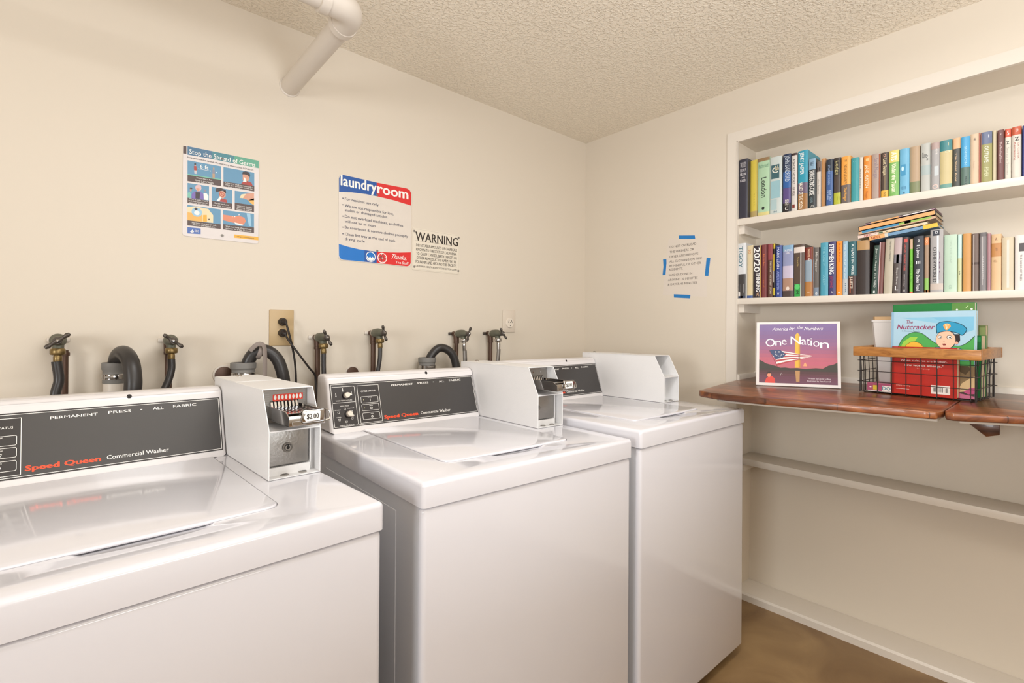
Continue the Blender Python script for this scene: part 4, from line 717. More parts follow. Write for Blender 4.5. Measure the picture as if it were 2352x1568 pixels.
for x, z, r, lab in ((.832, 1.014, .024, 'round brown cleanout plug on the wall behind the middle washer'), (.382, 1.030, .027, 'round brown cleanout plug on the wall behind the first coin box')):
    T = thing('cleanout_plug', (x, YA, z), lab, 'plug')
    m = MB(); m.lathe([(r*1.25, 0), (r*1.2, .003), (r, .004)], (x, YA, z), (0, -1, 0), M_PVC, 28); m.build('collar', T)
    m = MB(); m.lathe([(r, .003), (r, .007), (r*.6, .009)], (x, YA, z), (0, -1, 0), M_COPPER, 28); m.build('plug_face', T)
# ================================================================ books
def book(name, y0, y1, zb, zt, xs, col, bands, texts, label, group, depth=.15, lean=0.0, pages_top=True):
    """spine faces -x; y0 > y1 are the viewer's left and right edges"""
    yc = (y0+y1)/2; w = (y0-y1)-.0006; h = zt-zb; d = min(depth, NB-.004-xs)
    m = MB(); cv = hexmat(col, .38)
    c = .0018 if w > .014 else .001
    hw = w/2
    # cover: rounded spine and two boards, local coordinates (x depth, y, z from 0)
    sp = [(0.003, hw), (0.0008, hw*.75), (0, hw*.3), (0, -hw*.3), (0.0008, -hw*.75), (0.003, -hw), (0.005, -hw+c), (.005, hw-c)]
    m.prism(sp, 'z', 0, h, cv)
    m.box((.003, hw-c, 0), (d, hw, h), cv); m.box((.003, -hw, 0), (d, -hw+c, h), cv)
    m.box((.004, -hw+c, .002), (d-.004, hw-c, h-.0035), M_PAGES)
    F = Frame((0, 0, 0), (0, -1, 0), (0, 0, 1), step=.0001)
    X = lambda u: -hw+w*u; Zf = lambda v: h*v
    for b in bands:
        v0, v1, bc = b[:3]; u0, u1 = (b[3], b[4]) if len(b) > 3 else (.1, .9)
        if u0 <= .12 and u1 >= .88: # wrap the whole spine
            m.prism([(p[0]-.0003, p[1]*1.004) for p in sp[:6]]+[(.004, -hw*.9), (.004, hw*.9)], 'z', Zf(v0)+.0002, Zf(v1)-.0002, hexmat(bc, .38))
        else: F.rect(m, X(u0), Zf(v0), X(u1), Zf(v1), hexmat(bc, .38), 2)
    for t in texts:
        s_, tc, v1, v0, u0, u1, bo = t[:7]
        if len(t) > 7: F.text(m, s_, X(u0), Zf(v0), X(u1), Zf(v1), hexmat(tc), bo, 4)
        else: F.text(m, s_, X(u0), Zf(v0), X(u1), Zf(v1), hexmat(tc), bo, 4, rot=-90)
    o = m.build(name, angle=30)
    o.location = (xs, yc, zb); o.rotation_euler = (math.radians(lean), 0, 0)
    tag(o, label, 'book', group); return o
G1, G2 = 'books on the upper niche shelf', 'books on the middle niche shelf'
ROW1 = [
('#33323F', [(.0,.02,'#4A4348')], [('TWO LUCKY','#D8D4D8',.95,.86,.15,.8,.6,1),('PEOPLE','#D8D4D8',.84,.79,.15,.8,.6,1),('MILTON','#E8E4E8',.77,.72,.15,.8,1,1),('AND','#E8E4E8',.70,.68,.3,.7,.5,1),('ROSE D.','#E8E4E8',.66,.62,.15,.8,1,1)], 'charcoal hardback with white capitals at the left end of the upper row'),
('#D8C24E', [(.0,.12,'#B79F66')], [('- - - - -','#8A7A34',.42,.22,.35,.6,.3)], 'plain yellow book second from the left on the upper shelf'),
('#ABCBA9', [(.94,1.0,'#8E7250'),(.0,.07,'#D6C987')], [('London','#27302A',.66,.32,.32,.75,1.0),('Rutherfurd','#6F9A80',.9,.83,.1,.9,.2,1),('●','#27302A',.16,.11,.35,.6,.3,1)], 'pale mint book titled London on the upper shelf'),
('#C4CCC8', [(.62,.86,'#3C6068',.12,.8),(.28,.58,'#94BAC2',.08,.85),(.08,.26,'#A9C0C2',.1,.6)], [('C','#E8E4D8',.82,.72,.2,.7,1,1),('fish','#E8D8B0',.84,.76,.4,.75,1,1),('M','#4A6A78',.06,.03,.35,.6,.5,1)], 'thick grey and teal picture-spined book right of the London book'),
('#20314F', [(.42,.70,'#2F5FA0'),(.16,.42,'#5A4A80'),(.0,.16,'#241F22')], [('JOHN SANDFORD','#C8D2DC',.97,.53,.28,.85,.8),('PREY','#D8CFC8',.22,.12,.3,.8,1.2,1),('C','#E8E4E0',.10,.04,.3,.7,1,1)], 'blue and black thriller with a long silver vertical name, upper shelf'),
('#CFC8C2', [(.96,1.0,'#3A2A2A'),(.06,.12,'#7A2E28',.2,.65)], [('A SHORT HISTORY','#4A4644',.90,.46,.25,.7,.3),('OF MEN','#5A4644',.42,.27,.25,.65,.6)], 'white slim spine with small dark red square, left of the bright teal book'),
('#2F95AE', [(.28,.46,'#6A5A70'),(.0,.28,'#9A6B3A')], [('JERRY JASPER','#F2F2EE',.97,.60,.25,.62,1.2),('VALLEY OF THE MOON','#F4EEDC',.47,.03,.15,.5,1.4)], 'tall teal book with orange landscape at the foot, tallest of the upper row left part'),
('#33383A', [(.78,1.0,'#86A6BE')], [('E','#3E566A',.93,.86,.3,.7,.8,1),("SURGEON'S CASE",'#F0EEEA',.76,.27,.15,.85,2.0),('A NOVEL','#8AA6B0',.24,.12,.3,.6,.4),('///','#D8D4CC',.07,.03,.3,.8,.8,1)], "black book titled SURGEON'S CASE with light blue top"),
('#CFC6BC', [(.78,1.0,'#6F625C')], [('● ●','#3A3432',.88,.80,.2,.8,.6,1),('the letters','#9A9088',.62,.3,.3,.7,.1)], 'narrow pale spine with dark speckled top, upper shelf'),
('#BF8B58', [], [], 'narrow tan brown spine without lettering, upper shelf'),
('#3F5E94', [(.75,1.0,'#2C3440')], [('STUART WOODS','#9CB4D8',.88,.46,.3,.6,.3),('BOOK TWO','#B8CCE8',.34,.12,.5,.8,.5),('OF THREE','#B8CCE8',.34,.14,.2,.4,.5)], 'blue spine with dark top between tan and brown books, upper shelf'),
('#4B3F3A', [(.0,.26,'#B4B53A'),(.62,.98,'#3A332E')], [('Ledge','#BDB480',.93,.64,.3,.75,.6),('11','#5A4A20',.18,.10,.5,.8,.8,1)], 'dark brown spine ending in yellow-green at the foot'),
('#EBA24A', [(.0,.40,'#6A5F5C')], [('BRIAN LAWREY','#7A5A28',.82,.40,.28,.62,.8),('The Hunger','#F0B04A',.34,.06,.3,.6,1.2),('H','#8A6A30',.93,.88,.4,.6,.8,1)], 'orange and grey two-tone book, left of the plain teal one'),
('#3E969C', [], [('· ·','#BFDDE0',.92,.88,.3,.6,1,1)], 'plain teal book right of the orange and grey book'),
('#D3CBC0', [], [('Anne Rivers','#6A6460',.75,.30,.2,.55,.1)], 'slim off-white spine left of the penguin-orange paperback'),
('#E08A34', [(.88,.94,'#F0C080',.3,.7)], [('JANE AUSTEN','#F6E6C8',.80,.28,.25,.65,1.4),('Penguin','#9A4A1A',.2,.05,.3,.6,.2)], 'bright orange paperback with tall white letters, upper shelf'),
('#AD9A90', [(.0,.98,'#9C5638',.82,1.0)], [('Sarah Morgan','#8A7A88',.9,.46,.3,.75,.2)], 'greyish lavender spine with rust edge, upper shelf'),
('#4E4038', [(.0,.17,'#E0AC48'),(.10,.55,'#7A6A52',.4,.65)], [('O','#E8B090',.97,.90,.35,.65,1,1),('Lost Temple','#D8C8A0',.86,.50,.3,.75,1.6),('THOR','#6A5020',.13,.03,.35,.65,.6)], 'dark brown book with golden foot, left of the green one'),
('#7BB05E', [(.74,1.0,'#DCCB70')], [('ATS','#FFFBE8',.96,.78,.25,.75,2),('Under the Tuscan','#FBF6D8',.70,.1,.3,.7,2.2)], 'bright green book with yellow-white top and lettering'),
('#6FB0D0', [(.42,.66,'#3C8FB8',.15,.65)], [('●','#BFE0EC',.62,.52,.2,.45,1,1),('water is the new','#4A86A8',.22,.12,.2,.7,.2,1),('&','#2A5068',.07,.03,.35,.6,.6,1)], 'light blue spine with a small blue picture square, upper shelf'),
('#B59A7C', [(.0,.26,'#7F8460')], [], 'tan vertically streaked spine turning olive at the foot'),
('#B9B9B2', [(.35,.55,'#A8B4B2')], [('Cave','#4A4A48',.82,.70,.15,.6,.6,1),('A B','#3A3A38',.76,.64,.6,.75,1)], 'pale grey marbled spine with small black initials'),
('#A6A3A2', [(.3,.5,'#C2C8CA',.4,.9),(.86,1.0,'#B09A94')], [('O B','#E8E0DC',.86,.74,.55,.75,.6),('O','#F0C8BC',.12,.03,.15,.85,.4,1)], 'grey photographic spine with a pink round mark at the foot'),
('#C9B98A', [(.78,1.0,'#3E8084'),(.0,.10,'#6C9A90'),(.88,.94,'#D8C89A',.4,.72)], [('O','#D8E0C8',.78,.74,.4,.8,.2,1)], 'wide sand-coloured book with deep teal top and foot'),
('#474842', [(.78,1.0,'#D9AE84')], [('The Silent Boat','#D8B890',.70,.12,.3,.55,.8)], 'dark spine with peach pointed top, between teal-topped and blue books'),
('#4CA0CE', [(.0,.38,'#5A7268')], [('SIMPSON','#A8D4EC',.8,.42,.4,.65,.3),('YELL','#1F3230',.2,.02,.45,.7,1)], 'sky blue spine with a dark photograph on its lower part'),
('#D3B99C', [(.0,1.0,'#A85436',.90,1.0)], [('4','#6A5A50',.92,.86,.35,.55,.4,1),('history','#BDA088',.45,.3,.3,.5,.1)], 'plain cream-tan spine with a rust right edge, upper shelf'),
('#9A9660', [(.76,1.0,'#66708C'),(.88,.94,'#E8E8EA',.35,.75),(.0,1.0,'#7A3A22',.0,.09)], [('OUTLIVE','#F0EEDC',.72,.40,.35,.7,1.0),('FISHER','#D8D8B0',.30,.12,.35,.7,.5)], 'olive landscape spine with slate-blue top, near the right of the upper row'),
('#D0C2A4', [], [], 'very narrow cream spine left of the maroon one, upper shelf'),
('#6C4442', [(.0,.02,'#5A3030')], [('The Finishing School','#D8C0BC',.76,.34,.35,.65,.6),('·','#E0C8C0',.92,.88,.4,.6,.6,1)], 'maroon spine with thin white title near the right end of the upper row'),
('#D8D0C2', [(.84,1.0,'#D05A40')], [('5','#F8E8E0',.96,.88,.35,.65,.8,1),('z','#3A3634',.76,.70,.25,.65,.8,1),('Secrets in Summer','#A8A098',.64,.1,.3,.65,.1)], 'smaller white spine with red-orange top, upper shelf right end'),
('#D6CEC2', [(.84,1.0,'#C05A3C')], [('O','#F8E8E0',.96,.90,.4,.65,.6,1),('z','#3A3634',.80,.73,.3,.75,.8,1),('LA COSTA','#B06A5A',.68,.38,.6,.75,.3),('Remaining','#B86A5A',.70,.36,.22,.4,.6)], 'larger white spine with red-orange top, beside the navy book'),
('#2E3A7C', [(.0,1.0,'#C8CCE0',.22,.32)], [], 'navy blue book at the right picture edge of the upper row'),
]
prev = NL-.001
for r, (col, bands, texts, lab) in zip(D['row1'], ROW1):
    nm, y0, y1, zt, sb = r[:5]; y0 = min(y0, prev); prev = y1; yc = (y0+y1)/2
    book('book', y0, y1, 1.696-SL*(NL-yc)+.0006, zt, XB+.008+sb, col, bands, texts, lab, G1, depth=.13+.02*((int(nm[1:])*7) % 3))
ROW2 = [
('#D2D4D6', [(.0,.44,'#3C3A3A',.12,.88),(.0,.04,'#4A5A80'),(.10,.26,'#8A8888',.3,.8),(.04,.12,'#D8D4D0',.1,.7)], [('TIGOY','#3C6A78',.94,.56,.15,.6,.8)], 'white spine with black and white dog picture, left end of the middle shelf'),
('#D9C69E', [(.0,.05,'#3E5A94')], [('SO','#C87A4E',.92,.84,.25,.65,.6)], 'plain cream spine marked SO in orange, middle shelf'),
('#2E2630', [(.0,1.0,'#D8B050',.93,1.0)], [('20/20','#F6F4F2',.96,.50,.1,.85,1.6),('THINKING','#F6F4F2',.48,.12,.4,.88,2.2),('AS','#C8A080',.10,.03,.4,.8,.8,1)], 'black book titled 20/20 THINKING in big white letters'),
('#7E3F3F', [(.0,1.0,'#6A3034',.85,1.0)], [('Bible','#C8704A',.82,.60,.3,.6,.4),('and','#B0603A',.34,.20,.3,.6,.4)], 'maroon spine right of the 20/20 THINKING book'),
('#5A3A2E', [(.70,1.0,'#8E4448')], [('THIS DON\'T NO STREET STORY','#E8DCC8',.68,.06,.5,.85,.8)], 'brown spine with maroon top and thin white line of letters'),
('#2C2420', [(.9,1.0,'#D8B838'),(.5,.80,'#D8B838',.1,.7),(.04,.18,'#E0C83C'),(.28,.5,'#C8C0B8',.1,.5)], [], 'very narrow yellow and black striped spine, middle shelf'),
('#33478A', [(.0,1.0,'#8A96C8',.70,.76)], [('MARK LEVIN','#D8DCF0',.96,.55,.25,.6,.8),('AMERITOPIA','#9AA6D8',.50,.14,.25,.6,.6),('W','#E8E8F0',.09,.05,.3,.6,1,1)], 'royal blue spine with a two-word white name, middle shelf'),
('#8C92B4', [(.88,1.0,'#7FA4C2'),(.36,.60,'#C2B8CC'),(.12,.36,'#A98470'),(.0,.12,'#4A3C38')], [('TRUSTING','#EEE8EC',.92,.88,.12,.85,.5,1),('GOD','#EEE8EC',.87,.83,.3,.7,.8,1),('●','#E0D0C4',.2,.13,.35,.65,1,1)], 'wide sky-and-cloud photographic spine, middle shelf'),
('#54443A', [(.84,.95,'#D8CCC4'),(.0,.24,'#2E9A48',.08,.62),(.0,.84,'#D8D6D8',.64,.72)], [('●','#56C46A',.24,.14,.1,.58,1,1),('2','#123A1C',.12,.05,.25,.5,1.6,1),('Steele','#B09A60',.76,.58,.3,.5,.2)], 'brown spine with white label and green sticker marked 2'),
('#8FA0AE', [(.74,1.0,'#7A3328'),(.0,.30,'#B07A44'),(.0,1.0,'#7A4A34',.86,1.0)], [('B','#F0E8DC',.78,.73,.4,.7,1,1),('PARADISE','#E8C8A8',.96,.80,.35,.6,.6),('·','#F8F0E8',.09,.06,.3,.6,1,1)], 'desert-and-sky spine with dark red top, middle shelf'),
('#6A6460', [(.0,.18,'#7C8A9C'),(.0,1.0,'#2A2826',.84,1.0)], [('Mr Popper','#D0CCC4',.9,.5,.3,.6,.4),('o','#F0EEE8',.08,.03,.3,.6,1,1)], 'grey spine with black right edge, left of the turquoise book'),
('#4A98AE', [], [('THE LIGHT','#8CC4D0',.92,.56,.35,.6,.3),('WEST','#8CC4D0',.4,.2,.35,.6,.3)], 'turquoise spine left of the purple one, middle shelf'),
('#3F3A68', [], [('STEPHEN KING','#F4F4F4',.95,.40,.15,.75,2.2),('JOYLAND','#A83A5A',.36,.14,.25,.6,1.0),('A','#F0F0F0',.08,.05,.4,.6,1,1)], 'purple spine with bold white name, between turquoise and orange books'),
('#F08A24', [], [('Ruth Reichl','#B85A18',.96,.62,.4,.75,.4),('Comfort','#D87A20',.5,.12,.4,.65,.3),('▲','#F8F4E8',.07,.04,.35,.65,.6,1)], 'bright orange spine on the middle shelf'),
('#8FB2C8', [(.0,.30,'#B6BCC0')], [('the island of the day','#E8EEF0',.94,.3,.4,.65,.4),('ink','#2A5A70',.22,.04,.5,.75,.8)], 'light blue-grey spine right of the bright orange one'),
('#2C5E66', [(.0,.36,'#4A3430'),(.04,.30,'#B05A3C',.2,.7)], [('A FEAST IN PARIS','#E4EAE8',.95,.38,.4,.7,.8),('JULIETTE','#F4E4D0',.34,.12,.25,.55,1.0)], 'dark teal spine with a red figure at the foot, middle shelf'),
('#332A28', [(.82,1.0,'#B08A5C')], [], 'thick black spine torn at the top, showing tan board'),
('#2B4239', [(.02,.07,'#D8DCD8',.35,.6)], [('Janet Rose','#C8D0C8',.94,.48,.35,.6,.5),('TO A THIRD','#D8DED8',.44,.14,.35,.65,.9)], 'short dark green leaning book right of the torn black one'),
('#724742', [(.0,1.0,'#C8A8AA',.0,.22)], [], 'narrow rounded burgundy book leaning, middle shelf'),
('#B5AB98', [], [('THE PERFECT MARRIAGE','#4A4A40',.96,.58,.5,.68,.3)], 'beige leaning book titled THE PERFECT MARRIAGE'),
('#554C4A', [(.54,1.0,'#B8A4A4'),(.54,.70,'#A8A8B4')], [('Sleeper Diaries','#D8D4D0',.46,.16,.4,.62,.4),('L','#F0EEEC',.13,.06,.3,.7,2,1)], 'spine half pale pink, half dark grey, leaning, middle shelf'),
('#40383A', [(.90,.97,'#C8504A',.25,.8)], [('GIRLS IN THE NEW YORK','#C8544A',.88,.40,.3,.6,1.0),('SIMON WOLF','#B8B0AC',.34,.12,.35,.55,.4),('O','#D8D4D0',.07,.03,.35,.6,.8,1)], 'dark grey book with coral red vertical lettering'),
('#6DB838', [(.82,1.0,'#C8A88A'),(.0,.03,'#D85A30')], [('Fit for Life','#3A7A20',.6,.2,.35,.6,.3)], 'thin lime green spine with a peach top'),
('#34363E', [], [('E L James','#F0F0F2',.84,.62,.3,.6,.8),('III','#F4F4F4',.56,.51,.25,.65,1.6,1),('Fifty Shades Freed','#F4F4F4',.42,.04,.28,.62,1.4),('o','#E8E8E8',.94,.90,.4,.6,1,1)], 'charcoal book titled Fifty Shades Freed, right of the lime spine'),
('#A48870', [(.0,.26,'#8CBC5C'),(.0,.05,'#D8714A'),(.86,1.0,'#D88A58')], [('O','#F0D8B8',.96,.90,.3,.7,.4,1)], 'thin brown spine with green lower part, left of the widest grey book'),
('#A7A3A2', [(.90,.985,'#2A2E3A',.2,.72),(.04,.14,'#C4B6AC'),(.14,.90,'#F4F4F4',.52,.66)], [('OTHERWORLD','#3A3A3C',.72,.16,.2,.5,1.8),('O','#F0F0F4',.97,.93,.36,.6,1.2,1),('ABC','#6A4A6A',.66,.2,.68,.78,.3)], 'tallest grey book with square dark badge and OTHERWORLD lettering'),
('#B9D0BC', [], [('ON THE DAY','#A8BEAC',.9,.5,.45,.6,.1),('CO','#8CA894',.12,.05,.38,.6,.3)], 'wide pale mint book on the middle shelf'),
('#C8CBA0', [(.58,1.0,'#C2DED6')], [('s','#6A6A50',.36,.3,.35,.6,.3,1)], 'thin spine pale aqua above, straw yellow below'),
('#C99456', [], [], 'plain caramel spine left of the two cracked dark ones'),
('#6E5C54', [(.0,.98,'#A89C96',.2,.38),(.46,.5,'#4A3832')], [], 'cracked brown leather-like spine, middle shelf'),
('#7C787A', [(.93,1.0,'#6A6668'),(.1,.95,'#B0AAA8',.38,.5)], [('MARIAN KEYES','#C8C4C4',.6,.2,.35,.6,.5)], 'cracked grey spine right of the cracked brown one'),
('#A87E84', [], [], 'thin dusty pink spine near the right end of the middle shelf'),
('#D6B288', [(.60,.84,'#BC844E',.06,.94)], [('A','#8A6040',.94,.88,.35,.6,.3,1),('m','#7A5030',.76,.70,.35,.6,.3,1),('WELL','#A07A50',.54,.5,.2,.6,.3,1)], 'tan spine with a darker brown rectangular block'),
('#CDBFA4', [(.05,.95,'#D6D0C4',.40,.6)], [], 'wide faded beige spine, second from the right picture edge'),
('#E2DAD4', [(.70,.85,'#4A4648',.35,.9)], [('THE BOOK OF TREES','#4A4648',.64,.16,.45,.62,.5)], 'white spine with a black and white picture block, right picture edge'),
]
prev = NL-.001
for r, (col, bands, texts, lab) in zip(D['row2'], ROW2):
    nm, y0, y1, zt, sb = r[:5]; y0 = min(y0, prev); prev = y1; lean = r[5] if len(r) > 5 else 0; yc = (y0+y1)/2
    zb = 1.338-SL*(NL-yc)+.0006
    if nm == 'c01': zb += .0
    L_ = -lean if False else lean
    o = book('book', y0, y1, zb, zt, XB+.008+sb, col, bands, texts, lab, G2, depth=.12+.02*((int(nm[1:])*5) % 3))
    if lean:  # tilt about its lower left edge toward the viewer's right
        a = math.radians(lean); h = zt-zb; yo = yc+math.tan(a)*h/2-(.0025 if nm == 'c18' else 0)
        o.rotation_euler = (a, 0, 0); o.location = (XB+.008+sb, yo, zb+math.sin(a)*abs(y0-y1)/2)
# ---- books lying on top of the middle row
def flat_book(yl, yr, zl, zr, th, xs, depth, col, bands, label, texts=()):
    L_ = math.hypot(yl-yr, zr-zl); a = math.atan2(zr-zl, yl-yr)
    m = MB(); cv = hexmat(col, .4)
    m.box((0, -L_, 0), (depth, 0, .0016), cv); m.box((0, -L_, th-.0016), (depth, 0, th), cv); m.box((0, -L_, 0), (.0016, 0, th), cv)
    m.box((.002, -L_+.003, .0016), (depth-.003, -.003, th-.0016), M_PAGES)
    F = Frame((0, 0, 0), (0, -1, 0), (0, 0, 1), step=.0001)
    for u0, u1, v0, v1, c in bands: F.rect(m, L_*u0, th*v0, L_*u1, th*v1, hexmat(c, .4), 2)
    for s_, c, u0, u1, v0, v1, b in texts: F.text(m, s_, L_*u0, th*v0, L_*u1, th*v1, hexmat(c), b, 4)
    o = m.build('book', angle=30); o.location = (xs, yl, zl); o.rotation_euler = (-a, 0, 0)
    return tag(o, label, 'book', 'books lying on top of the middle row')
flat_book(.514, .316, 1.5335, 1.5555, .0145, XB+.004, .135, '#6E93B4', [(0, .24, 0, 1, '#E8A86A'), (.80, 1, 0, 1, '#E8B83C'), (.24, .29, 0, 1, '#C8C4B8')], 'lowest lying book, blue spine with orange left end and yellow right end', [('NEEL', '#A03A20', .03, .18, .2, .8, 1.2)])
flat_book(.552, .345, 1.5450, 1.5680, .0125, XB+.012, .13, '#E4D3B4', [(0, .30, .1, 1, '#E0C8BC'), (.3, .95, .1, .55, '#D8B890')], 'second lying book from below, cream spine with small red letters', [('NEEL', '#B04030', .10, .22, .25, .85, 1.2), ('· ● ▪', '#3A5A40', .26, .45, .3, .8, 1)])
flat_book(.549, .322, 1.5590, 1.5840, .0125, XB+.006, .14, '#C9A484', [(.05, .55, .35, 1, '#3F86AE'), (.55, .95, .45, 1, '#8CB04A'), (.62, .70, .4, 1, '#4A8A3A')], 'third lying book, blue and green spine edge')
flat_book(.549, .322, 1.5730, 1.5980, .0175, XB+.006, .15, '#3A302C', [(.01, .99, .12, .88, '#E0A468')], 'fourth lying book, thick orange-tan page edge')
flat_book(.530, .324, 1.5940, 1.6170, .0070, XB+.010, .14, '#9A7A86', [(.1, .5, .2, .9, '#D8A068'), (.55, .95, .3, .8, '#E8E0DC')], 'topmost lying book, thin with mauve and orange spine', [('· · — · · · —', '#4A3A40', .5, .95, .3, .8, .5)])

# ================================================================ wooden counter
def dz_(x): return .977-.03*(2.445-x)
def board(pts, name, parent, mtl, th, drop=0.0, bevel=.005):
    b = bmesh.new()
    top = [b.verts.new((x, y, dz_(x)-drop)) for x, y in pts]; bot = [b.verts.new((x, y, dz_(x)-drop-th)) for x, y in pts]
    n = len(pts); b.faces.new(top); b.faces.new(list(reversed(bot)))
    for i in range(n): b.faces.new((top[i], bot[i], bot[(i+1) % n], top[(i+1) % n]))
    bmesh.ops.recalc_face_normals(b, faces=b.faces)
    bmesh.ops.bevel(b, geom=list(b.edges), offset=bevel, segments=3, profile=.5, affect='EDGES')
    m = MB(); m.bm(b, mtl); return m.build(name, parent, angle=40)
T = thing('wooden_counter', (2.1, .5, .96), 'dark brown wooden counter of two joined boards sticking out of the wall niche', 'counter')
def arcpts(c, r, a0, a1, n=5): return [(c[0]+r*math.cos(math.radians(a0+(a1-a0)*i/n)), c[1]+r*math.sin(math.radians(a0+(a1-a0)*i/n))) for i in range(n+1)]
board([(2.4445, 1.0115), (2.236, 1.008), (2.03, .990), (1.826, .968), (1.812, .955), (1.790, .900), (1.783, .84), (1.785, .74), (1.800, .64), (1.824, .51), (1.838, .42), (1.848, .33), (1.849, .285), (1.858, .262), (1.90, .252), (2.15, .247), (2.4445, .243)], 'board', T, M_DESK, .023)
board([(2.4445, .2415), (2.15, .2455), (1.905, .2505), (1.872, .245), (1.864, .228), (1.875, .20), (1.905, .14), (1.935, .075), (1.955, 0), (1.96, -.5), (2.4445, -.5)], 'board', T, M_DESK, .023)
board([(2.43, .99), (2.24, .985), (1.905, .945), (1.850, .90), (1.835, .84), (1.850, .72), (1.882, .52), (1.905, .36), (1.915, .268), (2.43, .268)], 'support_panel', T, M_TRIM, .015, drop=.0232, bevel=.002)
board([(2.43, .222), (1.930, .222), (1.965, .15), (1.990, .085), (2.43, .075)], 'support_panel', T, M_TRIM, .015, drop=.0232, bevel=.002)
m = MB(); m.rbox((2.0, .066, .873), (2.43, .0735, .960), .006, M_TRIM); m.build('end_bracket', T)
m = MB(); m.prism([(.222, .905), (.150, .912), (.150, .878), (.180, .868)], 'x', 2.10, 2.118, M_DESK, bevel=.002); m.build('wood_brace', T)
m = MB(); m.rbox((XB-.020, .99, .898), (XB-.0045, 1.098, .934), .002, M_TRIM); m.build('wall_cleat', T)
m = MB(); m.box((XB+.01, NL-.020, .885), (2.43, NL-.002, .934), M_TRIM); m.build('wall_cleat', T)

# ---- big picture book leaning on the niche back
A_ = Vector((2.104, .868, 0)); B_ = Vector((2.208, .593, 0))
R_ = (B_-A_).normalized(); Wb = (B_-A_).length; back = Vector((.935, .354, 0)); back = (back-R_*back.dot(R_)).normalized()
lean = math.radians(11); U_ = (Vector((0, 0, 1))*math.cos(lean)+back*math.sin(lean)).normalized()
A_.z = dz_(2.104)+.0030
R2 = (R_+Vector((0, 0, .03*R_.x))).normalized()
F = Frame(A_, R2, U_, step=.0001); Hb = .262
m = MB()
def fbox(m, F, x0, y0, x1, y1, d0, d1, mt):
    P = [F.O+F.R*x+F.U*y+F.N*d for d in (d0, d1) for x, y in ((x0, y0), (x1, y0), (x1, y1), (x0, y1))]
    m.add(P, [(0, 3, 2, 1), (4, 5, 6, 7), (0, 1, 5, 4), (1, 2, 6, 5), (2, 3, 7, 6), (3, 0, 4, 7)], mt)
wht = hexmat('#E2DAD6', .3)
fbox(m, F, 0, 0, Wb, Hb, -.002, 0, wht); fbox(m, F, 0, 0, Wb, Hb, -.012, -.010, wht); fbox(m, F, .002, .002, Wb-.004, Hb-.003, -.010, -.002, M_PAGES); fbox(m, F, 0, 0, .002, Hb, -.012, 0, wht)
def q(u, v): return (Wb*u, Hb*v)
def grad(v0, v1, cols, k=1):
    n = len(cols)
    for i, c in enumerate(cols): F.rect(m, Wb*.04, Hb*(v0+(v1-v0)*i/n), Wb*.965, Hb*(v0+(v1-v0)*(i+1)/n)+.0002, hexmat(c, .32), k)
grad(.265, .965, ['#BC6470', '#BE6074', '#B96072', '#AE5F76', '#A25F7C', '#985F82', '#8E5F86', '#875F88', '#815F8C', '#7E6090', '#7B6194', '#7A6296'])
grad(.04, .265, ['#6A3E52', '#683A4C', '#66384A', '#5E343E', '#513034', '#44302E'])
def P_(L_, c, k): F.poly(m, [q(*p) for p in L_], hexmat(c, .32), k)
P_([(.04, .25), (.04, .40), (.08, .375), (.13, .34), (.18, .325), (.26, .30), (.30, .28), (.36, .285), (.42, .275), (.5, .28), (.6, .27), (.72, .285), (.80, .28), (.86, .325), (.92, .345), (.965, .375), (.965, .235), (.5, .245)], '#3A352C', 2)
P_([(.475, .285), (.48, .79), (.507, .83), (.535, .79), (.54, .285)], '#E8B23C', 3); P_([(.52, .285), (.52, .80), (.535, .79), (.54, .285)], '#C8902C', 4)
P_([(.48, .24), (.535, .24), (.53, .07), (.49, .07)], '#B88A58', 3); P_([(.575, .31), (.582, .345), (.597, .37), (.61, .345), (.62, .31)], '#E8A070', 3)
P_([(.16, .545), (.20, .555), (.30, .555), (.37, .49), (.33, .435), (.245, .41)], '#35466E', 5)
for a, b in (((.36, .560), (.64, .475)), ((.35, .53), (.60, .452))): pass
stripes = 8
for i in range(stripes):
    c = '#B04244' if i % 2 else '#F0E8E4'; f0, f1 = i/stripes, (i+1)/stripes
    L0 = []; L1 = []
    for j in range(9):
        u = j/8
        xa = (.245+(.66-.245)*u); top = .555+.005*math.sin(u*6)-.075*u; bot = .305+.165*u**1.2+.012*math.sin(u*5)
        xs_ = (.30-.02*f0) if False else 0
        L0.append((xa-.08*(1-u)*(1-f0)*.5+.02*math.sin(f0*3), top+(bot-top)*f0)); L1.append((xa-.08*(1-u)*(1-f1)*.5+.02*math.sin(f1*3), top+(bot-top)*f1))
    P_(L0+L1[::-1], c, 4)
F.line(m, [q(.165, .55), q(.265, .30)], .0016, hexmat('#8A3A3A'), 6)
random.seed(3)
for i in range(14):
    u, v = random.random(), random.random(); F.disc(m, Wb*(.20+.13*u+.02*v), Hb*(.535-.10*v), .0014, M_WHITE, 6, 6)
P_([(.11, .04), (.13, .11), (.17, .15), (.20, .145), (.235, .11), (.24, .04)], '#D9443A', 5)
F.disc(m, Wb*.165, Hb*.165, .0075, hexmat('#E89070', .32), 6, 16, ry=.0095); P_([(.135, .175), (.145, .21), (.175, .215), (.19, .19), (.175, .185), (.15, .185), (.14, .165)], '#2E1E1A', 7)
F.line(m, [q(.30, .19), q(.307, .165)], .0011, M_WHITE, 5); F.line(m, [q(.317, .2), q(.325, .175)], .0011, M_WHITE, 5)
for wd_, x0, x1, y, h, rr in (('One', .12, .36, .635, .10, 0), ('Nation', .46, .925, .62, .115, 0)):
    pass
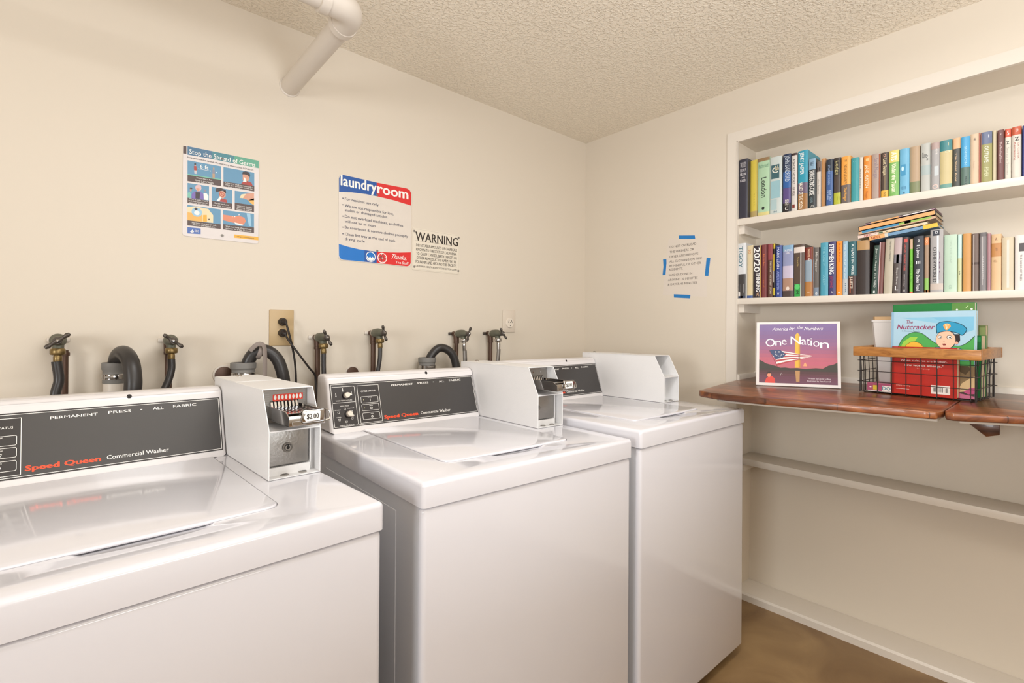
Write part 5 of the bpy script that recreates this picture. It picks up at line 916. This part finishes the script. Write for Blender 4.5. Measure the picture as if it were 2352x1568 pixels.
# arched title: each letter placed along a gentle arc
def arched(word, xs, ys, hs, b, c):
    for ch, (xa, xb), y, h in zip(word, xs, ys, hs):
        F.text(m, ch, Wb*xa, Hb*y, Wb*xb, Hb*(y+h), hexmat(c, .32), b, 8)
arched('One', [(.118, .235), (.238, .312), (.316, .378)], [.610, .625, .640], [.125, .075, .080], .2, '#F6F0F2')
arched('Nation', [(.425, .548), (.552, .613), (.617, .652), (.659, .680), (.690, .766), (.772, .872)], [.645, .642, .635, .628, .612, .592], [.125, .082, .105, .115, .085, .085], .2, '#F6F0F2')
for wd_, x0, x1, y, h in (('America', .20, .39, .865, .05), ('by', .405, .465, .872, .05), ('the', .495, .565, .885, .05), ('Numbers', .585, .80, .868, .05)):
    F.text(m, wd_, Wb*x0, Hb*y, Wb*x1, Hb*(y+h), hexmat('#F2ECF0', .32), .2, 8, shear=.35)
F.text(m, 'Written by Devin Scillian', Wb*.625, Hb*.115, Wb*.885, Hb*.137, hexmat('#E8D8DC'), .3, 8)
F.text(m, 'Illustrated by Pam Carroll', Wb*.62, Hb*.078, Wb*.885, Hb*.100, hexmat('#E8D8DC'), .3, 8)
o = m.build('picture_book'); tag(o, 'picture book titled One Nation standing open-faced on the counter', 'book')

# ---- wire basket with wooden rim
FL = Vector((2.160, .520, 0)); FR = Vector((2.112, .205, 0))
tx = (FR-FL).normalized(); LT = (FR-FL).length; dn = Vector((-tx.y, tx.x, 0)); LD = .180
tx3 = Vector((tx.x, tx.y, .03*tx.x)); dn3 = Vector((dn.x, dn.y, .03*dn.x))
B0 = Vector((FL.x, FL.y, dz_(FL.x)+.0005))
def bp(t, d, z): return B0+tx3*t+dn3*d+Vector((0, 0, z))
T = thing('wire_basket', tuple(bp(LT/2, LD/2, 0)), 'black wire basket with honey-brown wooden rim on the counter', 'basket')
wr = .00135
m = MB()
nt, nd = 8, 6
for i in range(nt):
    t = .012+(LT-.024)*i/(nt-1)
    for d, s in ((0, -1), (LD, 1)): m.tube([bp(t, d+s*.004, .136), bp(t, d, .07), bp(t, d, .004)], wr, M_WIRE, 6)
    m.tube([bp(t, 0, .004), bp(t, .004, .0016), bp(t, LD-.004, .0016), bp(t, LD, .004)], wr, M_WIRE, 6)
for i in range(nd):
    d = .012+(LD-.024)*i/(nd-1)
    for t, s in ((0, -1), (LT, 1)): m.tube([bp(t+s*.004, d, .136), bp(t, d, .07), bp(t, d, .004)], wr, M_WIRE, 6)
for i in range(5):
    d = LD*(i+.5)/5; m.tube([bp(0, d, .0035), bp(LT, d, .0035)], wr, M_WIRE, 6)
for t in (0, LT):
    for d in (0, LD): m.tube([bp(t, d, .136), bp(t, d, .003)], .0022, M_WIRE, 8)
for z in (.041, .079, .117):
    e = .008
    m.tube([bp(-e, -.001, z), bp(LT+e, -.001, z)], wr, M_WIRE, 6); m.tube([bp(-e, LD+.001, z), bp(LT+e, LD+.001, z)], wr, M_WIRE, 6)
    m.tube([bp(-.001, -e, z), bp(-.001, LD+e, z)], wr, M_WIRE, 6); m.tube([bp(LT+.001, -e, z), bp(LT+.001, LD+e, z)], wr, M_WIRE, 6)
m.build('wire_cage', T)
m = MB(); e, th = .017, .013
for (t0, t1, d0, d1) in ((-e, LT+e, -e, -e+th), (-e, LT+e, LD+e-th, LD+e), (-e, -e+th, -e+th, LD+e-th), (LT+e-th, LT+e, -e+th, LD+e-th)):
    b = bmesh.new(); vs = []
    for z in (.1335, .1665):
        for t, d in ((t0, d0), (t1, d0), (t1, d1), (t0, d1)): vs.append(b.verts.new(bp(t, d, z)))
    for f_ in ((0, 3, 2, 1), (4, 5, 6, 7), (0, 1, 5, 4), (1, 2, 6, 5), (2, 3, 7, 6), (3, 0, 4, 7)): b.faces.new([vs[i] for i in f_])
    bmesh.ops.bevel(b, geom=list(b.edges), offset=.002, segments=2, profile=.5, affect='EDGES'); m.bm(b, M_RIM)
m.build('wooden_rim', T)
def upright(t0, t1, d, z0, z1, th, col, name='book', lean=0.0, edge=None):
    """a book standing parallel to the basket front: front cover at depth d; returns (mesh, face frame)"""
    O = bp(t0, d, z0); U = (Vector((0, 0, 1))+dn*math.tan(math.radians(lean))).normalized(); Fr = Frame(O, tx3, U, step=.0001)
    m = MB(); w = t1-t0; h = z1-z0; cm = hexmat(col, .32); em = hexmat(edge, .5) if edge else M_PAGES
    fbox(m, Fr, 0, 0, w, h, -.0012, 0, cm); fbox(m, Fr, 0, 0, w, h, -th, -th+.0012, cm); fbox(m, Fr, 0, 0, .0015, h, -th, 0, cm)
    fbox(m, Fr, .002, .002, w-.002, h-.0012, -th+.0012, -.0012, em); return m, Fr, w, h
# red book
m, Fr, w, h = upright(.093, .270, .014, .006, .169, .022, '#B62A20')
R_C = hexmat('#C23526', .32); F = Fr
F.rect(m, 0, 0, .006, h, hexmat('#8E1C16', .32), 1)
wt_ = hexmat('#F0E4DC', .4)
F.text(m, 'When cultures are broken,', w*.14, h*.70, w*.86, h*.735, wt_, 1.0, 3); F.text(m, 'new worlds emerge."', w*.21, h*.60, w*.80, h*.645, wt_, 2.0, 3); F.text(m, '- Two Beginnings', w*.38, h*.545, w*.60, h*.565, hexmat('#E8A89A'), .4, 3)
F.text(m, 'simply reading', w*.07, h*.17, w*.30, h*.20, hexmat('#E8A89A'), .6, 3); F.line(m, [(w*.07, h*.11), (w*.28, h*.11)], .001, wt_, 3)
F.rect(m, w*.62, h*.06, w*.90, h*.235, wt_, 3)
random.seed(5)
x = w*.65
while x < w*.86:
    ww = random.choice((.0006, .0011, .0016)); F.rect(m, x, h*.10, x+ww, h*.19, M_BLACK, 5); x += ww+random.choice((.0007, .0012, .003))
tag(m.build('book', angle=30), 'red book with barcode at the front of the wire basket', 'book', 'books in the wire basket')
# blue cover book with green hills (taller, behind the red one)
m, F, w, h = upright(.078, .306, .040, .006, .290, .016, '#A9CBDD', lean=2)
OY = 0
def P2(L_, c, k): F.poly(m, [(w*x, h*(y+OY)) for x, y in L_], hexmat(c, .32), k)
F.rect(m, 0, 0, .0075, h, hexmat('#8FB6D0', .32), 1)
P2([(.10, .93), (.98, .93), (.98, .80), (.55, .86)], '#8DC3DC', 1); P2([(.5, .93), (.98, .93), (.98, .78), (.9, .75)], '#7EBBD8', 2)
OY = .03
hill = [(.055, .40), (.08, .50), (.14, .62), (.20, .68), (.27, .715), (.33, .72), (.40, .70), (.47, .65), (.55, .595), (.62, .58), (.70, .57), (.78, .565), (.85, .57), (.92, .61), (.99, .68), (.99, .30), (.055, .30)]
hill = [(p.x, p.y) for p in spline([(x, y, 0) for x, y in hill[:-2]], 5)[:-1]]+hill[14:]
P2(hill, '#4DA352', 3); F.line(m, [(w*x, h*(y+.03)) for x, y in hill[:-2]], .0016, hexmat('#1E3A28'), 4)
P2([(.09, .45), (.16, .60), (.25, .66), (.34, .66), (.30, .60), (.2, .55), (.14, .42)], '#9CC94A', 4)
# plain generic child with fair hair
P2([(p.x, p.y) for p in spline([(.15, .42, 0), (.165, .50, 0), (.20, .565, 0), (.26, .60, 0), (.32, .605, 0), (.38, .58, 0), (.42, .53, 0), (.43, .46, 0), (.42, .42, 0)], 4)], '#E8B23E', 6)
P2([(.26, .42), (.29, .48), (.36, .52), (.41, .50), (.42, .44), (.42, .42)], '#F0C09A', 7)
F.disc(m, w*.375, h*(.468+.03), .0042, M_WHITE, 8, 12); F.disc(m, w*.378, h*(.468+.03), .0022, hexmat('#4A2E22'), 9, 10)
F.line(m, [(w*x, h*(y+.03)) for x, y in ((.15, .42), (.165, .50), (.20, .565), (.26, .60), (.32, .605), (.38, .58), (.42, .53), (.43, .46))], .0012, hexmat('#5A3A18'), 8)
# plain generic child in a blue cap
P2([(.46, .42), (.50, .51), (.56, .545), (.62, .545), (.80, .545), (.88, .52), (.93, .45), (.94, .40), (.46, .40)], '#45A8D8', 5)
F.line(m, [(w*x, h*(y+.03)) for x, y in ((.46, .42), (.50, .51), (.56, .545), (.62, .545))], .0013, hexmat('#1A3A4A'), 6); F.line(m, [(w*x, h*(y+.03)) for x, y in ((.80, .545), (.88, .52), (.93, .45), (.94, .40))], .0013, hexmat('#1A3A4A'), 6)
P2([(.60, .535), (.62, .50), (.70, .485), (.77, .50), (.79, .54), (.70, .53)], '#E8E4E0', 6)
F.disc(m, w*.675, h*(.635+.03), w*.117, hexmat('#1E2A30'), 6, 28, ry=h*.112); F.disc(m, w*.672, h*(.634+.03), w*.111, hexmat('#EDBFA2', .32), 7, 28, ry=h*.106)
P2([(.76, .70), (.83, .70), (.835, .63), (.80, .57), (.79, .60), (.785, .66)], '#2E2426', 8); F.disc(m, w*.795, h*(.60+.03), w*.02, hexmat('#E8A890', .32), 9, 12)
cap = [(.57, .71), (.565, .80), (.60, .835), (.68, .85), (.76, .84), (.85, .81), (.905, .755), (.86, .69), (.80, .715), (.70, .735), (.62, .725)]
cap = [(p.x, p.y) for p in spline([(x, y, 0) for x, y in cap+cap[:1]], 5)[:-1]]
P2(cap, '#2E96BE', 9); F.line(m, [(w*x, h*(y+.03)) for x, y in cap+cap[:1]], .0016, hexmat('#16303E'), 10)
P2([(.64, .80), (.655, .82), (.69, .825), (.72, .815), (.73, .79), (.69, .745), (.67, .745)], '#E8A860', 11)
for x_ in (.665, .685, .705): F.line(m, [(w*.682, h*(.755+.03)), (w*x_, h*(.815+.03))], .0008, hexmat('#FFF0D0'), 12)
for ex, r_ in ((.605, .006), (.715, .0075)):
    F.disc(m, w*ex, h*(.665+.03), r_, M_BLACK, 9, 16, ry=r_*.8); F.disc(m, w*ex, h*(.665+.03), r_*.8, M_WHITE, 10, 16, ry=r_*.62); F.disc(m, w*(ex+.006), h*(.663+.03), r_*.38, M_BLACK, 11, 10)
P2([(.63, .585), (.66, .59), (.68, .585), (.675, .57), (.65, .565)], '#8A3A38', 9); F.line(m, [(w*.64, h*(.62+.03)), (w*.66, h*(.615+.03))], .0009, hexmat('#8A5A48'), 9)
mag = hexmat('#9A2E5C', .32)
F.text(m, 'The', w*.19, h*.855, w*.275, h*.895, mag, .4, 10, shear=.2); F.text(m, 'Nutcracker', w*.075, h*.785, w*.535, h*.845, mag, .6, 10, shear=.25)
F.text(m, 'A Christmas Favorite', w*.14, h*.757, w*.37, h*.772, hexmat('#5A6A78'), .2, 10)
# lower part of the cover, seen through the wires
OY = 0
P2([(.0, .0), (1, 0), (1, .37), (0, .37)], '#8A7250', 5); P2([(.80, .05), (.86, .17), (.93, .22), (1, .26), (1, .08)], '#D8B98A', 6); P2([(.80, .0), (.80, .06), (.9, .045), (1, .03), (1, 0)], '#C8708E', 7); P2([(.80, .06), (.9, .08), (1, .12), (1, .03), (.9, .045)], '#4A3A38', 7); P2([(.88, .075), (.95, .125), (1, .13), (1, .06), (.93, .05)], '#C0527E', 8)
P2([(.80, .37), (.84, .30), (.90, .27), (.95, .33), (.93, .37)], '#5A4830', 6)
tag(m.build('book', angle=30), 'light blue picture book titled The Nutcracker in the wire basket', 'book', 'books in the wire basket')
m, F, w, h = upright(.072, .296, .068, .006, .317, .020, '#1F7A3E', lean=2, edge='#E4DCD4')
F.rect(m, w*.74, h*.90, w, h*.995, hexmat('#5C8A44', .35), 1); F.disc(m, w*.80, h*.925, .003, M_WHITE, 2, 8); F.disc(m, w*.965, h*.93, .003, M_WHITE, 2, 8); F.line(m, [(w*.9, h*.94), (w*.925, h*.965)], .0015, hexmat('#D8E8B8'), 2)
tag(m.build('book', angle=30), 'tall green book standing behind the light blue one in the basket', 'book', 'books in the wire basket')
m, F, w, h = upright(.290, .309, .092, .006, .208, .050, '#1F6B34'); F.rect(m, .002, h*.9, w-.002, h*.975, hexmat('#2E8A48', .35), 1)
tag(m.build('book', angle=30), 'narrow dark green spine at the right end of the basket', 'book', 'books in the wire basket')
m, F, w, h = upright(.288, .306, .146, .006, .240, .022, '#6E7A4A'); F.rect(m, .002, h*.85, w-.002, h*.97, hexmat('#8A9860', .35), 1)
tag(m.build('book', angle=30), 'narrow olive book behind the dark green spine in the basket', 'book', 'books in the wire basket')
# pink book lying in the bottom at the left
m = MB(); O = bp(.018, .012, .0065); F = Frame(O, tx3, Vector((0, 0, 1)), step=.0001)
fbox(m, F, 0, .003, .073, .0275, -.090, 0, hexmat('#A8506E', .35)); fbox(m, F, .001, .0, .072, .003, -.089, -.001, hexmat('#E8E0D8', .5)); fbox(m, F, 0, .0275, .073, .0295, -.091, .0005, hexmat('#B85A78', .35))
F.disc(m, .010, .015, .0035, wt_, 2, 12, ry=.002); F.rect(m, .018, .006, .031, .022, hexmat('#D8B83C', .35), 2); F.rect(m, .046, .004, .0725, .022, wt_, 2); F.text(m, 'DO', .047, .007, .0715, .019, hexmat('#5A8A98', .35), 2.5, 4)
tag(m.build('book', angle=30), 'pink book lying flat in the left bottom of the basket', 'book', 'books in the wire basket')
# white tub
T = thing('plastic_tub', tuple(bp(.055, .135, .006)), 'white tapering tub with a tan liner standing in the left of the basket', 'tub')
m = MB()
def sq(t, d, z, a, b, r=.008): return [bp(t+x, d+y, z) for x, y in ((-a, -b+r), (-a+r, -b), (a-r, -b), (a, -b+r), (a, b-r), (a-r, b), (-a+r, b), (-a, b-r))]
rings = [sq(.047, .134, .0055, .030, .024), sq(.045, .134, .03, .033, .027), sq(.042, .131, .255, .046, .037), sq(.042, .131, .2551, .048, .039), sq(.042, .131, .262, .048, .039), sq(.042, .131, .262, .044, .035), sq(.045, .134, .04, .031, .025)]
vs = [p for r_ in rings for p in r_]; fs = [(i*8+k, i*8+(k+1) % 8, (i+1)*8+(k+1) % 8, (i+1)*8+k) for i in range(len(rings)-1) for k in range(8)]
m.add(vs, fs+[list(range(8))[::-1], [len(vs)-8+k for k in range(8)]], M_TUB); m.build('tub_body', T, angle=40)
m = MB(); lz = [sq(.042, .131, .20, .040, .032), sq(.042, .132, .274, .043, .034), sq(.042, .132, .274, .040, .031), sq(.042, .131, .20, .038, .030)]
vs = [p for r_ in lz for p in r_]; m.add(vs, [(i*8+k, i*8+(k+1) % 8, (i+1)*8+(k+1) % 8, (i+1)*8+k) for i in range(3) for k in range(8)], hexmat('#C9A67C', .6)); m.build('liner', T, angle=40)
